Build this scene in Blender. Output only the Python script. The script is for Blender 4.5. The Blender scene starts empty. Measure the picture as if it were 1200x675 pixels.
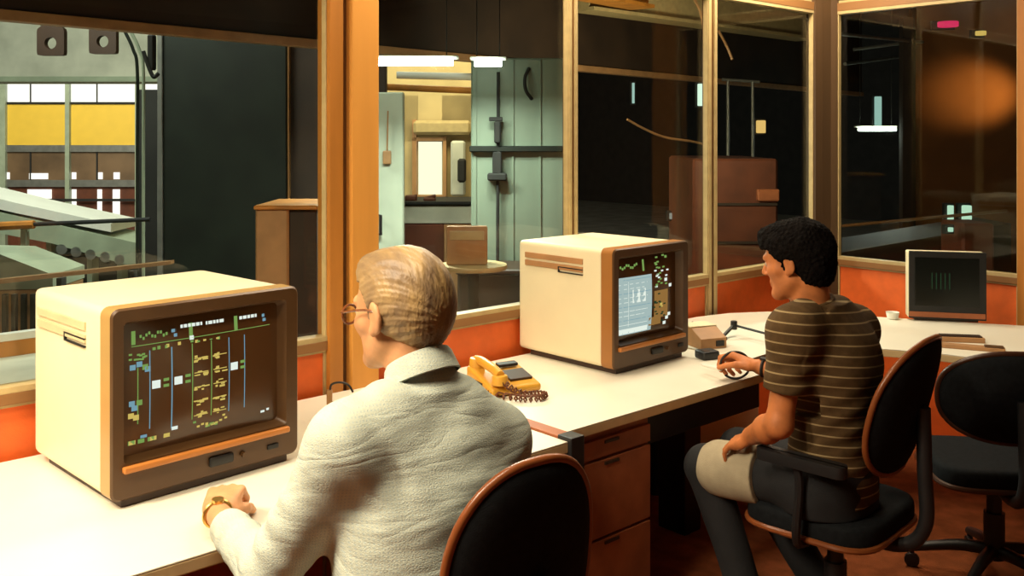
import bpy, bmesh, math, random
import numpy as np
from mathutils import Vector, Matrix, Euler
random.seed(7)
SC = bpy.context.scene
COL = SC.collection
R = math.radians
# ---------------------------------------------------------------- camera calibration
F, Y0, YAW, CX, H = 1110.6, 158.3, .7291, 594.5, 1.65
SN, CO = math.sin(YAW), math.cos(YAW)
def W(px, d, y=None):
    """point of the place seen at column px, depth d (and row y)"""
    X = (px - CX) / F * d
    z = 0 if y is None else H - (y - Y0) * d / F
    return Vector((CO * X + SN * d, -SN * X + CO * d, z))
def G(px, y, z):
    d = (H - z) * F / (y - Y0)
    v = W(px, d); v.z = z
    return v
# ---------------------------------------------------------------- materials
def mat(name, color, rough=.6, noise=0.0, nscale=8, metallic=0, bump=0, bscale=60, spec=.5, stretch=(1, 1, 1), color2=None):
    m = bpy.data.materials.new(name); m.use_nodes = True
    nt = m.node_tree; p = nt.nodes['Principled BSDF']
    p.inputs['Base Color'].default_value = (*color, 1)
    p.inputs['Roughness'].default_value = rough
    p.inputs['Metallic'].default_value = metallic
    p.inputs['Specular IOR Level'].default_value = spec
    tc = nt.nodes.new('ShaderNodeTexCoord'); mp = nt.nodes.new('ShaderNodeMapping')
    mp.inputs['Scale'].default_value = stretch
    nt.links.new(tc.outputs['Object'], mp.inputs['Vector'])
    n = nt.nodes.new('ShaderNodeTexNoise'); n.inputs['Scale'].default_value = nscale; n.inputs['Detail'].default_value = 4
    nt.links.new(mp.outputs['Vector'], n.inputs['Vector'])
    r = nt.nodes.new('ShaderNodeMix'); r.data_type = 'RGBA'
    c2 = color2 or tuple(max(0, c * (1 - noise)) for c in color)
    r.inputs[6].default_value = (*c2, 1); r.inputs[7].default_value = (*color, 1)
    mr = nt.nodes.new('ShaderNodeMapRange'); mr.inputs[1].default_value = .35; mr.inputs[2].default_value = .65
    nt.links.new(n.outputs['Fac'], mr.inputs[0]); nt.links.new(mr.outputs[0], r.inputs[0])
    nt.links.new(r.outputs[2], p.inputs['Base Color'])
    if bump:
        b = nt.nodes.new('ShaderNodeBump'); b.inputs['Strength'].default_value = bump; b.inputs['Distance'].default_value = .004
        n2 = nt.nodes.new('ShaderNodeTexNoise'); n2.inputs['Scale'].default_value = bscale; n2.inputs['Detail'].default_value = 3
        nt.links.new(mp.outputs['Vector'], n2.inputs['Vector'])
        nt.links.new(n2.outputs['Fac'], b.inputs['Height']); nt.links.new(b.outputs['Normal'], p.inputs['Normal'])
    return m
def emit(name, color, strength):
    m = bpy.data.materials.new(name); m.use_nodes = True
    nt = m.node_tree; nt.nodes.clear()
    o = nt.nodes.new('ShaderNodeOutputMaterial'); e = nt.nodes.new('ShaderNodeEmission')
    e.inputs[0].default_value = (*color, 1); e.inputs[1].default_value = strength
    nt.links.new(e.outputs[0], o.inputs[0]); return m
def glassmat():
    m = bpy.data.materials.new('window_glass'); m.use_nodes = True
    nt = m.node_tree; nt.nodes.clear(); N = nt.nodes.new; L = nt.links.new
    o = N('ShaderNodeOutputMaterial'); mx = N('ShaderNodeMixShader'); t = N('ShaderNodeBsdfTransparent'); g = N('ShaderNodeBsdfGlossy')
    t.inputs[0].default_value = (.95, .97, .95, 1); g.inputs['Roughness'].default_value = .02
    geo = N('ShaderNodeNewGeometry'); dt = N('ShaderNodeVectorMath'); dt.operation = 'DOT_PRODUCT'
    L(geo.outputs['Incoming'], dt.inputs[0]); L(geo.outputs['Normal'], dt.inputs[1])
    ab = N('ShaderNodeMath'); ab.operation = 'ABSOLUTE'; L(dt.outputs['Value'], ab.inputs[0])
    s1 = N('ShaderNodeMath'); s1.operation = 'SUBTRACT'; s1.inputs[0].default_value = 1; L(ab.outputs[0], s1.inputs[1])
    p5 = N('ShaderNodeMath'); p5.operation = 'POWER'; p5.inputs[1].default_value = 5; L(s1.outputs[0], p5.inputs[0])
    ma = N('ShaderNodeMath'); ma.operation = 'MULTIPLY_ADD'; ma.inputs[1].default_value = .96; ma.inputs[2].default_value = .022; L(p5.outputs[0], ma.inputs[0])
    L(ma.outputs[0], mx.inputs[0]); L(t.outputs[0], mx.inputs[1]); L(g.outputs[0], mx.inputs[2]); L(mx.outputs[0], o.inputs[0])
    return m
M = {}
M['orange'] = mat('orange_laminate', (.84, .15, .022), .55, .12, 14, bump=.15, bscale=220)
M['wood'] = mat('orange_wood', (.60, .23, .035), .45, .35, 7, stretch=(1, 1, .08), bump=.1)
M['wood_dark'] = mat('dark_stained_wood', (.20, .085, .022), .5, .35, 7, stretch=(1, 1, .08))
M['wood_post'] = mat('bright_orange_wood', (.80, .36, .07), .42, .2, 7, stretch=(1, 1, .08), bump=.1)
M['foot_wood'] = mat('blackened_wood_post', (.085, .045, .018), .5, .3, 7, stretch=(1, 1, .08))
M['paleleaf'] = mat('pale_grey_green_paint', (.60, .66, .52), .5, .15, 4)
M['darkrim'] = mat('dark_brown_shell_plastic', (.06, .022, .010), .35, .2, 10)
M['wood_h'] = mat('brown_wood_rail', (.28, .13, .04), .5, .3, 7, stretch=(.1, .1, 1))
M['cream_trim'] = mat('cream_trim', (.50, .38, .18), .4, .15, 20)
M['desk'] = mat('white_laminate', (.82, .79, .66), .38, .04, 5)
M['desk_edge'] = mat('desk_edge_band', (.70, .52, .27), .45, .15, 12)
M['cabinet'] = mat('rust_laminate', (.40, .125, .045), .55, .3, 9, bump=.15, bscale=90)
M['black'] = mat('black_plastic', (.012, .012, .013), .5, .3, 20)
M['blackfab'] = mat('black_fabric', (.010, .012, .014), .9, .35, 60, bump=.4, bscale=500, spec=.15)
M['chairrim'] = mat('brown_shell_plastic', (.26, .075, .02), .3, .2, 10)
M['carpet'] = mat('floor_carpet', (.27, .078, .026), .95, .35, 12, bump=.5, bscale=260, spec=.1)
M['cream'] = mat('cream_plastic', (.82, .74, .50), .42, .05, 6, bump=.05, bscale=400)
M['bezel'] = mat('brown_bezel_plastic', (.095, .045, .015), .38, .15, 8)
M['band_tan'] = mat('tan_edge_band', (.45, .28, .09), .4, .1, 8)
M['band_brown'] = mat('rust_brown_edge_band', (.36, .15, .035), .4, .1, 8)
M['vent_pale'] = mat('pale_tan_vent_strip', (.66, .55, .32), .5, .1, 10)
M['ledge'] = mat('orange_brown_ledge', (.55, .20, .04), .35, .1, 8)
M['vent'] = mat('tan_vent_strip', (.46, .24, .10), .5, .2, 10)
M['screen'] = mat('tube_glass_brown', (.085, .038, .014), .18, .2, 3)
M['screen_black'] = mat('tube_glass_black', (.004, .006, .005), .25, .2, 3)
M['foot'] = mat('dark_brown_plastic', (.045, .022, .012), .5, .2, 8)
M['phone'] = mat('mustard_plastic', (.70, .36, .04), .35, .1, 10)
M['brown_cord'] = mat('brown_cord', (.15, .045, .015), .5, .2, 30)
M['skin'] = mat('skin_fair', (.72, .36, .17), .5, .18, 25, bump=.1, bscale=180, spec=.35)
M['skin2'] = mat('skin_tanned', (.62, .215, .07), .5, .2, 25, bump=.1, bscale=180, spec=.35)
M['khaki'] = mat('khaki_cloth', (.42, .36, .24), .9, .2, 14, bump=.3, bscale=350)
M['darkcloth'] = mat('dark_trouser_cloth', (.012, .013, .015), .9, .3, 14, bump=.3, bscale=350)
M['tan'] = mat('tan_leather', (.36, .26, .14), .6, .2, 20)
M['white'] = mat('white_paint', (.80, .80, .72), .5, .06, 8)
M['blackwall'] = mat('dark_umber_wall', (.030, .020, .014), .7, .2, 4)
M['ceiling'] = mat('ceiling_tile', (.36, .32, .24), .8, .05, 8)
M['steel'] = mat('grey_steel', (.30, .30, .27), .4, .2, 8, metallic=.6)
M['teal'] = mat('grey_green_painted_steel', (.22, .27, .20), .45, .25, 3, stretch=(1, 1, .25), bump=.1, bscale=40)
M['palegreen'] = mat('pale_green_paint', (.36, .42, .30), .5, .2, 4)
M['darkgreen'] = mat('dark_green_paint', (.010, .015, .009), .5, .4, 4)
M['dark'] = mat('near_black_surface', (.018, .017, .014), .8, .4, 3)  # near-black tone for hall walls, hall ceiling and small dark parts
M['darkbrown'] = mat('dark_brown_paint', (.045, .024, .012), .7, .4, 3)
M['concrete'] = mat('pale_concrete', (.62, .62, .50), .85, .25, 3, bump=.2)
M['hallfloor'] = mat('hall_floor_concrete', (.35, .33, .26), .85, .3, 2)
M['yellow'] = mat('yellow_panel', (.86, .55, .055), .6, .06, 5)
M['redbrown'] = mat('red_brown_cladding', (.14, .036, .012), .7, .35, 4)
M['beige'] = mat('beige_wall', (.55, .42, .20), .8, .2, 3)
M['glass'] = glassmat()
M['tube'] = emit('fluorescent_tube', (.86, 1, .80), 26)
M['tube_warm'] = emit('warm_ceiling_diffuser', (1, .83, .56), 3.0)
M['paper'] = mat('paper', (.85, .83, .74), .8, .04, 8)
# ---------------------------------------------------------------- object helpers
def tag(o, label=None, cat=None, group=None, kind=None):
    if label: o['label'] = label
    if cat: o['category'] = cat
    if group: o['group'] = group
    if kind: o['kind'] = kind
    return o
def thing(name, label, cat, loc=(0, 0, 0), rz=0, group=None, kind=None):
    o = bpy.data.objects.new(name, None); COL.objects.link(o)
    o.location = loc; o.rotation_euler = (0, 0, rz); o.empty_display_size = .1
    return tag(o, label, cat, group, kind)
def link(name, me, m, parent=None, smooth=False, loc=None, rot=None):
    o = bpy.data.objects.new(name, me); COL.objects.link(o)
    if m is not None:
        for x in (m if isinstance(m, (list, tuple)) else [m]): me.materials.append(x)
    if smooth: me.polygons.foreach_set('use_smooth', [True] * len(me.polygons))
    if parent: o.parent = parent
    if loc is not None: o.location = loc
    if rot is not None: o.rotation_euler = rot
    return o
class MB:
    def __init__(s): s.bm = bmesh.new()
    def _merge(s, b, mi=0, mtx=None):
        if mtx is not None: bmesh.ops.transform(b, matrix=mtx, verts=b.verts)
        me = bpy.data.meshes.new('t'); b.to_mesh(me); b.free()
        n0 = len(s.bm.faces); s.bm.from_mesh(me); bpy.data.meshes.remove(me)
        s.bm.faces.ensure_lookup_table()
        for f in s.bm.faces[n0:]: f.material_index = mi
        return s
    def box(s, a, b, bev=0, seg=2, mi=0, mtx=None, taper=None):
        """box from corner a to corner b; taper=(sx,sz) scales the +y end about its centre"""
        t = bmesh.new(); bmesh.ops.create_cube(t, size=1)
        c = [(a[i] + b[i]) / 2 for i in range(3)]; d = [abs(b[i] - a[i]) for i in range(3)]
        for v in t.verts:
            k = v.co.copy(); sx = sz = 1
            if taper and k.y > 0: sx, sz = taper
            v.co = Vector((k.x * d[0] * sx + c[0], k.y * d[1] + c[1], k.z * d[2] * sz + c[2]))
        if bev: bmesh.ops.bevel(t, geom=t.edges[:], offset=min(bev, min(d) * .49), segments=seg, profile=.6, affect='EDGES', clamp_overlap=True)
        return s._merge(t, mi, mtx)
    def cyl(s, a, b, r, r2=None, seg=20, mi=0, bev=0):
        a = Vector(a); b = Vector(b); L = (b - a).length
        t = bmesh.new(); bmesh.ops.create_cone(t, cap_ends=True, segments=seg, radius1=r, radius2=r if r2 is None else r2, depth=L)
        if bev:
            es = [e for e in t.edges if abs(e.verts[0].co.z - e.verts[1].co.z) < 1e-6]
            bmesh.ops.bevel(t, geom=es, offset=bev, segments=2, affect='EDGES', profile=.6)
        q = Vector((0, 0, 1)).rotation_difference((b - a).normalized()).to_matrix().to_4x4()
        return s._merge(t, mi, Matrix.Translation((a + b) / 2) @ q)
    def tube(s, pts, r, seg=8, mi=0, closed=False):
        pts = [Vector(p) for p in pts]; t = bmesh.new(); rings = []; n = len(pts); up = None
        for i, p in enumerate(pts):
            if closed: d = pts[(i + 1) % n] - pts[i - 1]
            else: d = pts[min(i + 1, n - 1)] - pts[max(i - 1, 0)]
            d.normalize()
            if up is None:
                up = d.orthogonal().normalized()
            up = (up - d * up.dot(d)).normalized(); w = d.cross(up)
            rr = r(i / (n - 1)) if callable(r) else r
            rings.append([t.verts.new(p + (up * math.cos(2 * math.pi * k / seg) + w * math.sin(2 * math.pi * k / seg)) * rr) for k in range(seg)])
        m = n if closed else n - 1
        for i in range(m):
            A, B = rings[i], rings[(i + 1) % n]
            for k in range(seg): t.faces.new((A[k], A[(k + 1) % seg], B[(k + 1) % seg], B[k]))
        if not closed: t.faces.new(rings[0][::-1]); t.faces.new(rings[-1])
        bmesh.ops.recalc_face_normals(t, faces=t.faces)
        return s._merge(t, mi)
    def prism(s, poly, z0, z1, bev=0, mi=0, mtx=None, seg=2):
        """extruded xy polygon"""
        t = bmesh.new(); a = [t.verts.new((x, y, z0)) for x, y in poly]; b = [t.verts.new((x, y, z1)) for x, y in poly]
        t.faces.new(a[::-1]); t.faces.new(b); n = len(poly)
        for i in range(n): t.faces.new((a[i], a[(i + 1) % n], b[(i + 1) % n], b[i]))
        bmesh.ops.recalc_face_normals(t, faces=t.faces)
        if bev:
            es = [e for e in t.edges if abs(e.verts[0].co.z - e.verts[1].co.z) < 1e-6]
            bmesh.ops.bevel(t, geom=es, offset=bev, segments=seg, affect='EDGES', profile=.6, clamp_overlap=True)
        return s._merge(t, mi, mtx)
    def lathe(s, prof, seg=24, mi=0, mtx=None):
        t = bmesh.new(); rings = []
        for r, z in prof:
            rings.append([t.verts.new((max(r, 1e-5) * math.cos(2 * math.pi * k / seg), max(r, 1e-5) * math.sin(2 * math.pi * k / seg), z)) for k in range(seg)])
        for A, B in zip(rings, rings[1:]):
            for k in range(seg): t.faces.new((A[k], A[(k + 1) % seg], B[(k + 1) % seg], B[k]))
        t.faces.new(rings[0][::-1]); t.faces.new(rings[-1])
        bmesh.ops.recalc_face_normals(t, faces=t.faces)
        return s._merge(t, mi, mtx)
    def build(s, name, m, parent=None, smooth=False, loc=None, rot=None):
        me = bpy.data.meshes.new(name); s.bm.to_mesh(me); s.bm.free()
        o = link(name, me, m, parent, False, loc, rot)
        if smooth:
            me.polygons.foreach_set('use_smooth', [True] * len(me.polygons))
            try: me.set_sharp_from_angle(angle=R(38))
            except Exception: pass
        return o
def struct(o): o['kind'] = 'structure'; return o
def bez(pts, n=10):
    """smooth Catmull-Rom through points"""
    P = [Vector(p) for p in pts]; P = [2 * P[0] - P[1]] + P + [2 * P[-1] - P[-2]]; out = []
    for i in range(1, len(P) - 2):
        for k in range(n):
            t = k / n; a, b, c, d = P[i - 1:i + 3]
            out.append(.5 * ((2 * b) + (c - a) * t + (2 * a - 5 * b + 4 * c - d) * t * t + (3 * b - a - 3 * c + d) * t ** 3))
    out.append(P[-2]); return out
def copy_tree(o, parent=None):
    c = o.copy(); COL.objects.link(c)
    if parent: c.parent = parent
    for ch in list(o.children): copy_tree(ch, c)
    return c
# ---------------------------------------------------------------- camera
cam = bpy.data.cameras.new('camera'); co = bpy.data.objects.new('camera', cam); COL.objects.link(co); SC.camera = co
co.location = (0, 0, H); co.rotation_euler = (R(90), 0, -math.atan2(SN, CO))
cam.sensor_width = 36; cam.lens = 36 * F / 1200; cam.shift_x = (600 - CX) / 1200; cam.shift_y = -(337.5 - Y0) / 1200
cam.clip_start = .05; cam.clip_end = 200
# ================================================================ ROOM
VB, UR = 2.97, 5.22
ZA, ZG, ZT, ZC = .879, .927, 2.371, 2.85
UL, VF = -3.0, -3.2
T = .10
struct(MB().box((UL, VF, -.12), (UR + T, VB + T, 0)).build('floor', M['carpet']))
struct(MB().box((UL, VF, ZC), (UR + T, VB + T, ZC + .1)).build('ceiling', M['ceiling']))
struct(MB().box((UL - T, VF, 0), (UL, VB, ZC)).build('wall_left', M['blackwall']))
struct(MB().box((UL - T, VF - T, 0), (UR + T, VF, ZC)).build('wall_front', M['blackwall']))
wb = MB(); wb.box((UL, VB, 0), (UR, VB + T, ZA)); wb.box((UL, VB, ZT + .06), (UR, VB + T, ZC), mi=1)
struct(wb.build('wall_back', [M['orange'], M['wood_dark']]))
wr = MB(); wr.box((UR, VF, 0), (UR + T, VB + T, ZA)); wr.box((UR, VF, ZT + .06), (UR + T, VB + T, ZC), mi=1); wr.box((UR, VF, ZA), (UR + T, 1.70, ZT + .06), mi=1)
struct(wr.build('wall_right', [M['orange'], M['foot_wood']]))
# posts: (u centre, half width)
posts = [(-1.3, .05), (1.868, .11), (3.029, .040), (4.05, .042)]
tn = 1
p = MB()
p.box((1.775, VB - .035, 0), (1.832, VB + .05, ZC - .002), .004, mi=2)
p.box((1.832, VB - .005, 0), (1.862, VB + .05, ZC - .002), mi=1)
p.box((1.862, VB - .045, 0), (1.978, VB + .05, ZC - .002), .004)
struct(p.build('trim_1', [M['wood_post'], M['wood_dark'], M['wood']]))
def mullion(name, a, b):
    p = MB(); w = b - a
    p.box((a, VB - .012, .70), (b, VB + .022, ZC - .002), .002)
    p.box((a, VB - .022, .70), (a + w * .3, VB - .012, ZC - .002), mi=1)
    p.box((b - w * .3, VB - .022, .70), (b, VB - .012, ZC - .002), mi=1)
    return struct(p.build(name, [M['wood_dark'], M['cream_trim']]))
mullion('trim_2', 3.004, 3.056); mullion('trim_3', 4.028, 4.098); mullion('trim_4', -1.36, -1.26)
p = MB()  # corner post
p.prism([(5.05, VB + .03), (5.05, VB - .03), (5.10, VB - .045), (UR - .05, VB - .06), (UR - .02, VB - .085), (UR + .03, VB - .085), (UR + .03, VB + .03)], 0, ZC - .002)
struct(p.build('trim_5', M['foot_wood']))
p = MB(); p.box((UR - .03, 1.68, 0), (UR + T, 1.885, ZC - .002), .004); struct(p.build('trim_6', M['wood']))
# rails under and over the glass
def rails(i, a, b, wall):
    """sill rail, top rail, cream beads and a pane for one bay; along u (back) or v (right)"""
    w = thing('window_%d' % i, None, None, kind='structure')
    def bx(m, s0, s1, q0, q1, z0, z1, bev=.001, mi=0):
        if wall == 'back': m.box((s0, VB + q0, z0), (s1, VB + q1, z1), bev, 1, mi)
        else: m.box((UR + q0, s0, z0), (UR + q1, s1, z1), bev, 1, mi)
    f = MB(); bx(f, a, b, -.022, T + .01, ZA + .004, ZG - .012); bx(f, a, b, -.022, T + .01, ZT + .012, ZT + .06)
    f.build('frame', M['wood_h'], w)
    c = MB(); e = .006
    bx(c, a, b, -.020, .03, ZG - .012, ZG + .006); bx(c, a, b, -.020, .03, ZT - .006, ZT + .012)
    bx(c, a, a + e, -.016, .012, ZG, ZT); bx(c, b - e, b, -.016, .012, ZG, ZT)
    c.build('glazing_bead', M['cream_trim'], w)
    t = MB()  # thin cream bead around the orange panel
    bx(t, a, b, -.012, .0, ZA - .006, ZA + .004); bx(t, a, a + .009, -.012, .0, .02, ZA - .006); bx(t, b - .009, b, -.012, .0, .02, ZA - .006)
    t.build('panel_bead', M['cream_trim'], w)
    g = MB(); bx(g, a + e * .5, b - e * .5, .010, .016, ZG, ZT, 0); g.build('pane', M['glass'], w)
    tr = MB(); bx(tr, a, b, -.005, T, ZT + .06, ZT + .075, 0); tr.build('transom_bead', M['cream_trim'], w)
rails(1, -1.26, 1.775, 'back'); rails(2, 1.978, 3.004, 'back'); rails(3, 3.056, 4.028, 'back'); rails(4, 4.098, 5.05, 'back')
rails(5, 1.885, VB - .085, 'right')
# ================================================================ CEILING LIGHTS
def luminaire(u, v, label, w=1.2, d=.3, power=60, rz=0):
    t = thing('ceiling_light', label, 'ceiling light', (u, v, ZC), rz, 'recessed ceiling lights')
    f = MB(); f.box((-w / 2 - .03, -d / 2 - .03, -.05), (w / 2 + .03, d / 2 + .03, -.001), .006); f.build('housing', M['white'], t)
    g = MB(); g.box((-w / 2, -d / 2, -.062), (w / 2, d / 2, -.05)); g.build('diffuser', M['tube_warm'], t)
    L = bpy.data.lights.new('ceiling_lamp', 'AREA'); L.shape = 'RECTANGLE'; L.size = w; L.size_y = d; L.energy = power; L.color = (1, .83, .60)
    o = bpy.data.objects.new('ceiling_lamp', L); COL.objects.link(o); o.parent = t; o.location = (0, 0, -.075)
    return t
luminaire(-.9, 2.25, 'ceiling light over the far left end of the desks', power=115)
luminaire(.35, 1.5, 'ceiling light above the space left of the older man', power=34)
luminaire(2.5, 2.66, 'ceiling light above the mustard telephone', power=26)
luminaire(4.35, 2.66, 'ceiling light over the corner desk', power=28)
# ================================================================ DESKS
def pts_round(poly, rad, n=6):
    """round selected corners: poly entries (x,y,r)"""
    out = []
    m = len(poly)
    for i, (x, y, r) in enumerate(poly):
        if not r: out.append((x, y)); continue
        p = Vector((x, y)); a = Vector(poly[i - 1][:2]) - p; b = Vector(poly[(i + 1) % m][:2]) - p
        a.normalize(); b.normalize()
        for k in range(n + 1):
            t = k / n; q = p + a * r * (1 - t) ** 2 + b * r * t ** 2
            out.append((q.x, q.y))
    return out
def desktop(parent, poly, z0=.695, z1=.73):
    MB().prism(poly, z0, z1 - .004, .004).build('edge_band', M['desk_edge'], parent)
    MB().prism([(x, y) for x, y in poly], z1 - .0045, z1, .002).build('desktop', M['desk'], parent)
def leg_box(m, x, y): m.box((x - .025, y - .025, 0), (x + .025, y + .025, .695), .004)
d1 = thing('desk', 'long white desk with the large monitor and the older man sitting at it', 'desk')
desktop(d1, [(-1.2, 2.0), (2.03, 2.0), (2.03, VB - .035), (-1.2, VB - .035)])
for x, y in ((-1.1, 2.1), (-1.1, 2.8), (.35, 2.8), (1.95, 2.8)):
    q = MB(); leg_box(q, x, y); q.build('leg', M['black'], d1)
MB().box((-1.1, 2.80, .40), (1.95, 2.82, .695)).build('modesty_panel', M['orange'], d1)
d2 = thing('desk', 'white desk with rust drawer cabinet carrying the second monitor and telephone', 'desk')
desktop(d2, pts_round([(2.09, 2.07, 0), (3.30, 2.07, .16), (3.30, VB - .05, 0), (2.09, VB - .05, 0)], 0))
MB().box((2.545, 2.13, .575), (3.24, 2.17, .694), .004).build('front_beam', M['black'], d2)
MB().box((3.14, 2.42, 0), (3.25, 2.56, .694), .006).build('leg', M['black'], d2)
MB().box((3.17, 2.17, .60), (3.22, 2.80, .694), .004).build('side_beam', M['black'], d2)
cb = MB(); cb.box((2.13, 2.115, .03), (2.54, 2.79, .694), .004); cb.build('drawer_cabinet', M['cabinet'], d2)
for z0, z1 in ((.60, .66), (.34, .59), (.06, .33)):
    dr = MB().box((2.137, 2.098, z0), (2.533, 2.116, z1), .003).build('drawer', M['cabinet'], d2)
    MB().box((2.30, 2.094, z1 - .018), (2.37, 2.099, z1 - .008), .001).build('handle', M['foot'], dr)
MB().box((2.14, 2.13, 0), (2.53, 2.78, .03)).build('plinth', M['black'], d2)
# bracket / gap filler between the desks
br = thing('desk_joint', 'dark brown joining strip with black end block between the two desks', 'joining strip')
MB().box((2.034, 2.03, .70), (2.086, VB - .05, .736), .002).build('strip', M['cabinet'], br)
MB().box((2.030, 1.985, .62), (2.088, 2.045, .742), .005).build('end_block', M['black'], br)
# corner desk
inner = [(3.32, 2.24), (3.50, 2.25), (3.72, 2.18), (3.90, 2.02), (4.02, 1.78), (4.08, 1.5), (4.10, 1.1), (4.10, -.4)]
outer = [(5.06, -.4), (5.05, 1.3), (4.98, 1.62), (4.833, 1.891), (4.70, 2.13), (4.589, 2.342), (4.46, 2.60), (4.307, 2.781), (4.12, 2.89), (3.914, VB - .03), (3.32, VB - .03)]
d3 = thing('corner_desk', 'white curved corner desk behind the man in the striped shirt', 'desk')
desktop(d3, inner + outer)
for x, y in ((3.42, 2.80), (4.25, 2.25), (4.75, .3), (4.2, -.2), (4.2, 1.0), (4.72, 1.75)):
    q = MB(); q.cyl((x, y, 0), (x, y, .695), .03); q.build('leg', M['black'], d3, True)
MB().box((3.40, 2.74, .36), (4.15, 2.76, .695)).build('modesty_panel', M['black'], d3)
# convector under the desks
rd = thing('convector_heater', 'low cream convector heater along the wall under the desks', 'heater')
MB().box((2.2, VB - .14, .05), (4.3, VB - .02, .36), .01).build('casing', M['cream'], rd)
g_ = MB()
for k in range(46): g_.box((2.25 + k * .044, VB - .13, .358), (2.275 + k * .044, VB - .04, .363))
g_.build('grille', M['cream_trim'], rd)
for x in (2.4, 3.4, 4.2): MB().box((x - .03, VB - .12, 0), (x + .03, VB - .04, .052)).build('foot', M['black'], rd)
# ================================================================ MONITORS
def screen_pt(w, h, x0, x1, z0, z1, bulge=.012):
    def f(u, v, off=0):
        x = x0 + (x1 - x0) * u; z = z1 + (z0 - z1) * v
        y = .032 - bulge * (1 - (2 * u - 1) ** 2) * (1 - (2 * v - 1) ** 2) ** .7 - off if 0 <= v <= 1 and 0 <= u <= 1 else .032
        return Vector((x, y, z))
    return f
def big_monitor(label, fl, r, w, dep, h, zb, graphics, band, vent):
    c, s = math.cos(r), math.sin(r)
    root = thing('computer_monitor', label, 'monitor', (fl[0] + w / 2 * c, fl[1] + w / 2 * s, .73), r, 'large cream monitors on the desks')
    zo = zb - .73
    hs = MB(); hs.box((-w / 2 + .004, .058, zo + .002), (w / 2 - .004, dep, zo + h - .004), .022, 4, taper=(.985, .995)); hs.build('housing', M['cream'], root, True)
    # bezel: ring of four sides plus recessed slopes
    x0, x1, z0, z1 = -w / 2 + .032, w / 2 - .040, zo + .088, zo + h - .034
    t = bmesh.new()
    def loop(pts): return [t.verts.new(p) for p in pts]
    def rrect(a, b, c_, d_, y, r_, n=5):
        out = []
        for (cx, cz, a0) in ((b - r_, d_ - r_, 0), (a + r_, d_ - r_, 90), (a + r_, c_ + r_, 180), (b - r_, c_ + r_, 270)):
            for k in range(n + 1):
                an = R(a0 + 90 * k / n); out.append((cx + r_ * math.cos(an), y, cz + r_ * math.sin(an)))
        return out
    W2 = w / 2
    loops = [loop(rrect(-W2, W2, zo, zo + h, .062, .022)), loop(rrect(-W2, W2, zo, zo + h, .006, .022)), loop(rrect(-W2 + .005, W2 - .005, zo + .005, zo + h - .005, 0, .019)),
             loop(rrect(x0, x1, z0, z1, 0, .012)), loop(rrect(x0 + .012, x1 - .012, z0 + .012, z1 - .012, .036, .014))]
    loops_n = [list(range(len(l_))) for l_ in loops]
    for A, B in zip(loops, loops[1:]):
        n = len(A)
        for k in range(n): t.faces.new((A[k], A[(k + 1) % n], B[(k + 1) % n], B[k]))
    bmesh.ops.recalc_face_normals(t, faces=t.faces)
    me = bpy.data.meshes.new('bezel'); t.to_mesh(me); t.free()
    bz = link('bezel', me, [M['bezel'], M[band]], root, True)
    for i_, pl_ in enumerate(me.polygons): pl_.material_index = 1 if i_ < len(loops_n[0]) else 0
    try: me.set_sharp_from_angle(angle=R(35))
    except Exception: pass
    # tube
    fx0, fx1, fz0, fz1 = x0 + .008, x1 - .008, z0 + .008, z1 - .008
    f = screen_pt(w, h, fx0, fx1, fz0, fz1)
    N = 24; t = bmesh.new(); gr = [[t.verts.new(f(i / N, j / N)) for j in range(N + 1)] for i in range(N + 1)]
    bk = [[t.verts.new((fx0 + (fx1 - fx0) * i, .06, fz1 + (fz0 - fz1) * j)) for j in (0, 1)] for i in (0, 1)]
    for i in range(N):
        for j in range(N): t.faces.new((gr[i][j], gr[i][j + 1], gr[i + 1][j + 1], gr[i + 1][j]))
    t.faces.new((bk[0][0], bk[1][0], bk[1][1], bk[0][1]))
    bmesh.ops.recalc_face_normals(t, faces=t.faces)
    me = bpy.data.meshes.new('screen'); t.to_mesh(me); t.free()
    sc_ = link('screen', me, M['screen'], root, True)
    graphics(f, sc_)
    # chin ledge, control knob, key
    MB().box((x0 - .004, -.014, z0 - .020), (x1 + .004, .004, z0 - .004), .005, 3).build('ledge', M['ledge'], root, True)
    kb = MB(); kb.box((-.010, -.010, z0 - .062), (.060, .003, z0 - .036), .009, 3); kb.build('control_panel', M['black'], root, True)
    kn = MB(); kn.cyl((.09, 0, z0 - .050), (.09, -.012, z0 - .050), .008, .006); kn.build('knob', M['bezel'], root, True)
    MB().box((.165, -.005, z0 - .058), (.20, .002, z0 - .044), .003).build('power_switch', M['black'], root)
    # side vents and grip, both flanks
    for sx in (-1, 1):
        xs = sx * (w / 2 - .004)
        v = MB()
        for za in (h - .062, h - .094): v.box((xs - .004, dep * .30, zo + za - .011), (xs + .0042 * 1, dep * .91, zo + za + .011), .001)
        v.build('vent', M[vent], root)
        g = MB(); ga, gb, gz = dep * .30, dep * .55, zo + h - .104
        for q in ((gb - .006, gb, gz - .012, gz + .012), (ga, gb, gz + .008, gz + .012), (ga, gb, gz - .012, gz - .008)):
            g.box((xs - .005, q[0], q[2]), (xs + .0055, q[1], q[3]))
        g.build('grip', M['black'], root)
    ft = MB(); ft.box((-w / 2 + .03, .012, 0), (w / 2 - .03, dep - .05, zo + .006), .004); ft.build('base', M['foot'], root)
    return root
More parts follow.
